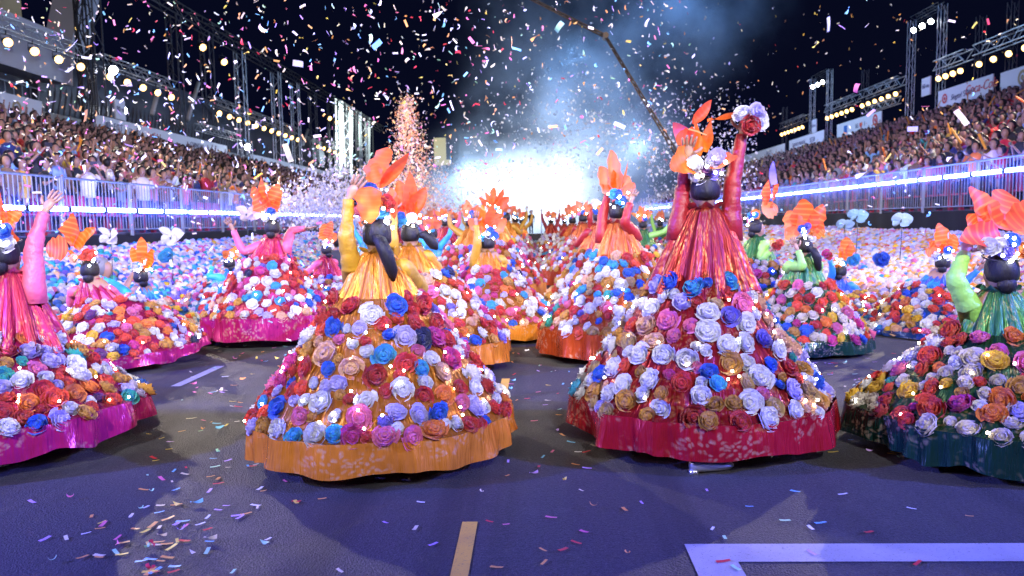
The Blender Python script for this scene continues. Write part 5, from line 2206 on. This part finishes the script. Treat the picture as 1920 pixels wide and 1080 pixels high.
# golden clappers glinting in the crowd
R = random.Random(77)
items = []
bq = MB()
bq.tube([(0, 0, 0), (0, 0, .5)], .03, 5)
V = np.array([tuple(v) for v in bq.v])
T = []
for f in bq.f:
    for i in range(1, len(f) - 1):
        T.append((f[0], f[i], f[i + 1]))
for k in range(130):
    sx = R.choice((-1, 1, 1))
    s = ST[sx]
    row = R.randrange(NROW - 1)
    x = s['x0'] + sx * (.3 + RUN * row)
    y = s['y0'] + 8 + R.random() * 70
    z = s['z0'] + s['rise'] * row + 1.5 + R.uniform(-.1, .3)
    items.append((0, np.array(Matrix.Rotation(R.uniform(-1, 1), 3, 'X') @ Matrix.Rotation(R.uniform(-.8, .8), 3, 'Y')) * R.uniform(.6, 1.1), np.array((x, y, z)), R.choice(((.85, .45, .06), (.8, .6, .15), (.85, .3, .05)))))
o = mass(items, [(V, np.array(T))], M['confetti_mass'], 'party_clappers', None)
tag(o, 'golden clapper sticks waved all over the crowd', 'clappers')

# people standing on the road
def road_person(p, h_top, shn, hairm, yaw, label, pose='phone', k=1.0, legs=True):
    bd, sh_, hr, tr_ = person_parts(pose, RP)
    drop = 1.66 * k - h_top
    root = new_obj('person', PM[pose][0])
    root.location = (p[0], p[1], -max(0, drop))
    root.rotation_euler.z = yaw
    root.scale = (k, k, k)
    tag(root, label, 'person')
    sh_.build('shirt', M['shirt'], root, color=shn)
    hr.build('hair', hairm, root)
    if drop < .2:
        tr_.build('trousers', M['trouser'], root)
    return root


def box_camera(p, yaw, label):
    root = empty('camera', p)
    root.rotation_euler.z = yaw
    tag(root, label, 'camera')
    b = MB()
    b.box((-.05, -.07, -.05), (.03, .07, .05))
    b.box((-.03, -.03, .05), (.02, .03, .075))
    b.build('body', M['black_metal'], root, smooth=False)
    b = MB()
    b.tube([(.03, 0, 0), (.16, 0, 0), (.17, 0, 0)], [.04, .042, .036], 12)
    b.build('lens', M['black_metal'], root)


p = at(196, 560, 9.6)
gp = road_person((p.x, p.y), at(196, 486, 9.6).z, (.04, .05, .10), M['grey_hair'], .55, 'grey haired photographer crouching behind the whirling pink dancer', 'phone')
hz = gp.location.z
box_camera((p.x + .40 * math.cos(.55), p.y + .40 * math.sin(.55), 1.55 + hz), .55, 'black camera held up by the grey haired photographer')
p = at(630, 500, 13.5)
road_person((p.x, p.y), at(630, 440, 13.5).z, (.03, .03, .035), M['hair'], 2.6, 'man in black clothes behind the pink dancer in profile', 'down')
p = at(996, 440, 56)
dm = road_person((p.x, p.y), 1.68, (.012, .012, .014), M['hair'], -1.5, 'dark figure standing on a low podium before the bright smoke', 'down')
dm.location.z = .45
root = empty('podium', (p.x + .3, p.y, 0))
tag(root, 'low dark podium with a thin white pole at the end of the road', 'podium')
b = MB()
b.box((-1.4, -.6, 0), (.6, .6, .45))
b.build('deck', M['black_metal'], root, smooth=False)
bar('pole', (.45, -.7, 0), (.45, -.7, 2.2), .04, 'alu', root)

# ------------------------------------------------------------------ confetti
def strip_mesh(kind, seed):
    r = random.Random(seed)
    b = MB()
    n = 2 if kind == 'flat' else 6
    a = {'flat': 0.25, 'curled': r.uniform(1.6, 3.0), 'twisted': r.uniform(.6, 1.2)}[kind]
    tw = {'flat': 0.1, 'curled': .4, 'twisted': 2.0}[kind]

    def f(u, v):
        t = a * (v - .5)
        y = math.sin(t) / a
        z = (1 - math.cos(t)) / a
        w = (u - .5) * .30
        q = tw * v
        return (w * math.cos(q), y, z + w * math.sin(q))
    b.grid(f, 1, n)
    b.uv = {}
    return b


KINDS = ['flat', 'flat', 'curled', 'twisted']
SB = [strip_mesh(k, i) for i, k in enumerate(KINDS)]
SM = [b.mesh('confetti_strip', M['confetti'], k != 'flat') for b, k in zip(SB, KINDS)]
SPROTO = []
for b in SB:
    T = []
    for f in b.f:
        T += [(f[0], f[1], f[2]), (f[0], f[2], f[3])]
    SPROTO.append((np.array([tuple(v) for v in b.v]), np.array(T)))
CC = {'white': (.85, .85, .85), 'cream': (.85, .76, .52), 'pink': (.85, .20, .36), 'red': (.75, .05, .07), 'light blue': (.25, .62, .85), 'lilac': (.62, .40, .80), 'orange': (.90, .42, .12), 'pale green': (.45, .80, .50), 'yellow': (.88, .66, .12)}
CWT = [20, 26, 13, 8, 10, 8, 12, 4, 4]
R = random.Random(1234)


def rrot():
    return Matrix.Rotation(R.random() * 6.28, 3, 'X') @ Matrix.Rotation(R.random() * 6.28, 3, 'Y') @ Matrix.Rotation(R.random() * 6.28, 3, 'Z')


air = []
def rain(n, px0, px1, py0, py1, Y0, Y1, size, cols=None, pw=1.0):
    for _ in range(n):
        px, py = R.uniform(px0, px1), R.uniform(py0, py1)
        Y = Y0 + (Y1 - Y0) * R.random() ** pw
        p = at(px, py, Y)
        if p.z < .3 or abs(p.x) > 24:
            continue
        c = R.choice(cols) if cols else R.choices(list(CC), CWT)[0]
        air.append((p, size * R.uniform(.7, 1.25), c, R.randrange(4)))


rain(700, -200, 1000, -120, 330, 6, 13, .066)
rain(380, -100, 640, 150, 440, 6, 14, .062, ['white', 'white', 'white', 'cream', 'pink', 'light blue', 'lilac'])
rain(360, 640, 1260, -80, 330, 6, 14, .062)
rain(60, 1250, 2100, -100, 420, 6, 13, .07)
rain(420, 1200, 2000, -60, 330, 20, 34, .085, ['cream', 'orange', 'orange', 'yellow', 'white', 'cream', 'red'])
rain(26, 100, 1900, 20, 330, 2.2, 4.0, .06)
rain(1100, -100, 1300, -80, 330, 12, 24, .08)
rain(60, 1250, 1900, 330, 500, 7, 12, .05, ['white', 'light blue', 'white'])
rain(90, 200, 700, 430, 640, 6, 11, .055, ['white', 'light blue', 'cream', 'white'])


def air_share(t):
    f = frame_px(t[0])
    if f is None or not (0 < f[0] < 1920 and 0 < f[1] < 1080):
        return 0
    return t[1] / t[0].y


air.sort(key=air_share, reverse=True)
items = []
KW = {'flat': 'flat', 'curled': 'curled', 'twisted': 'twisted'}
for i, (p, sz, c, ki) in enumerate(air):
    m = rrot()
    col = tuple(min(.92, v * R.uniform(.9, 1.1)) for v in CC[c])
    if i < 190:
        o = new_obj('confetti_strip', SM[ki], None, color=col, mat=Matrix.Translation(p) @ m.to_4x4() @ Matrix.Diagonal((sz, sz, sz, 1)))
        f = frame_px(p)
        up_ = 'high' if f[1] < 130 else ('halfway up' if f[1] < 260 else 'low')
        where = up_ + ' ' + 'over the left stand' if f[0] < 640 else (up_ + ' in the dark sky over the road' if f[0] < 1250 else up_ + ' before the right stand')
        tag(o, f'{KW[KINDS[ki]]} {c} paper confetti strip falling {where}', 'confetti', f'{c} confetti falling through the air')
    else:
        items.append((ki, np.array(m) * sz, np.array(p), col))
o = mass(items, SPROTO, M['confetti_mass'], 'confetti_shower', None)
tag(o, 'many small paper strips of confetti floating in the night air', 'confetti')

# bursts of fine confetti: hundreds of specks, nobody could count them
speck = (np.array([(-.5, -.35, 0), (.5, -.35, .1), (.5, .35, 0), (-.5, .35, .1)]), np.array([(0, 1, 2), (0, 2, 3)]))


def burst(n, fn, size, cols, name, label):
    items = []
    for _ in range(n):
        p = fn()
        items.append((0, np.array(rrot()) * size * R.uniform(.6, 1.4), np.array(p), R.choice(cols)))
    o = mass(items, [speck], M['confetti_mass'], name, None)
    tag(o, label, 'confetti')


def column():
    t = R.random() ** 1.5
    w = 14 + 50 * (1 - t)
    px = 762 + 30 * (1 - t) ** 2 + R.gauss(0, .55) * w
    py = 405 - 215 * t + R.gauss(0, 9)
    return at(px, py, R.uniform(30, 34))


burst(5200, column, .065, [(.9, .5, .3), (.9, .7, .45), (.85, .35, .25), (.9, .85, .8), (.7, .5, .75)], 'confetti_burst', 'orange glittering burst of fine confetti shooting up beside the left stand')
burst(3600, lambda: at(630 + R.gauss(0, 55), 380 + R.gauss(0, 34), R.uniform(19, 26)), .07, [(.9, .9, .9), (.85, .8, .95), (.7, .7, .95), (.95, .85, .8)], 'confetti_burst',
      'white cloud of fine confetti in front of the left railing')
burst(2200, lambda: at(R.uniform(640, 960), 300 + R.random() ** .7 * 120, R.uniform(30, 48)), .09, [(.9, .9, .9), (.95, .85, .7)], 'confetti_burst', 'pale fine confetti drifting before the far left stand')
burst(1500, lambda: at(1100 + R.gauss(0, 90), 250 + R.gauss(0, 70), R.uniform(28, 50)), .09, [(.9, .93, .95)], 'confetti_burst', 'white specks of confetti drifting in front of the stage smoke')
burst(1500, lambda: at(R.uniform(1210, 1420), 300 + R.gauss(0, 70), R.uniform(24, 44)), .08, [(.9, .9, .95), (.8, .75, .95)], 'confetti_burst', 'pale specks of confetti behind the red dancer near the right stand')

# on the road
floor_ = []
def litter(n, px0, px1, py0, py1, size=.06):
    for _ in range(n):
        p = ground(R.uniform(px0, px1), R.uniform(py0, py1))
        floor_.append((p, size * R.uniform(.65, 1.2), R.choices(list(CC), [6, 8, 9, 9, 9, 8, 14, 9, 9])[0], R.choices(range(4), (5, 5, 1, 1))[0]))


for _ in range(70):
    floor_.append((ground(min(640, max(60, R.gauss(270, 105))), min(1075, max(900, R.gauss(1005, 45)))), .055 * R.uniform(.65, 1.2), R.choices(list(CC), [6, 8, 9, 9, 9, 8, 14, 9, 9])[0], R.choices(range(4), (5, 5, 1, 1))[0]))
litter(45, 250, 560, 790, 960, .05)
litter(70, 330, 560, 640, 800)
litter(22, 560, 1260, 880, 1075, .05)
litter(50, 940, 1120, 660, 900, .05)
litter(16, 1260, 1920, 880, 1075, .05)
litter(50, 1540, 1720, 680, 860, .05)
litter(70, 560, 1900, 600, 700, .05)
pl = []
floor_ = [t for t in floor_ if abs(t[0].x) < 5.5]
floor_.sort(key=lambda t: t[0].y)
items = []
for i, (p, sz, c, ki) in enumerate(floor_):
    z = .008 if ki < 2 else .02
    m = Matrix.Rotation(R.random() * 6.28, 3, 'Z') @ Matrix.Rotation(R.uniform(-.12, .12), 3, 'X')
    if i < 120:
        o = new_obj('confetti_strip', SM[ki], None, color=CC[c], mat=Matrix.Translation((p.x, p.y, z)) @ m.to_4x4() @ Matrix.Diagonal((sz, sz, sz, 1)))
        where = ('in the far left corner' if p.x < -1.75 else ('in the thick left front cluster' if p.x < -1.2 else 'left of the yellow dash')) if p.x < -.6 and p.y < 4 else ('beside the nearest gold hem' if p.x < -.4 else ('between the two nearest dancers' if p.x < .5 else ('near the white bracket marking' if p.y < 4.2 else 'between the red and green dancers')))
        tag(o, f'{KW[KINDS[ki]]} {c} confetti strip lying on the asphalt {where}', 'confetti', f'{c} confetti lying on the road')
    else:
        items.append((ki, np.array(m) * sz, np.array((p.x, p.y, z)), CC[c]))
o = mass(items, SPROTO, M['confetti_mass'], 'confetti_litter', None)
tag(o, 'scraps of paper confetti littering the road farther away', 'confetti')
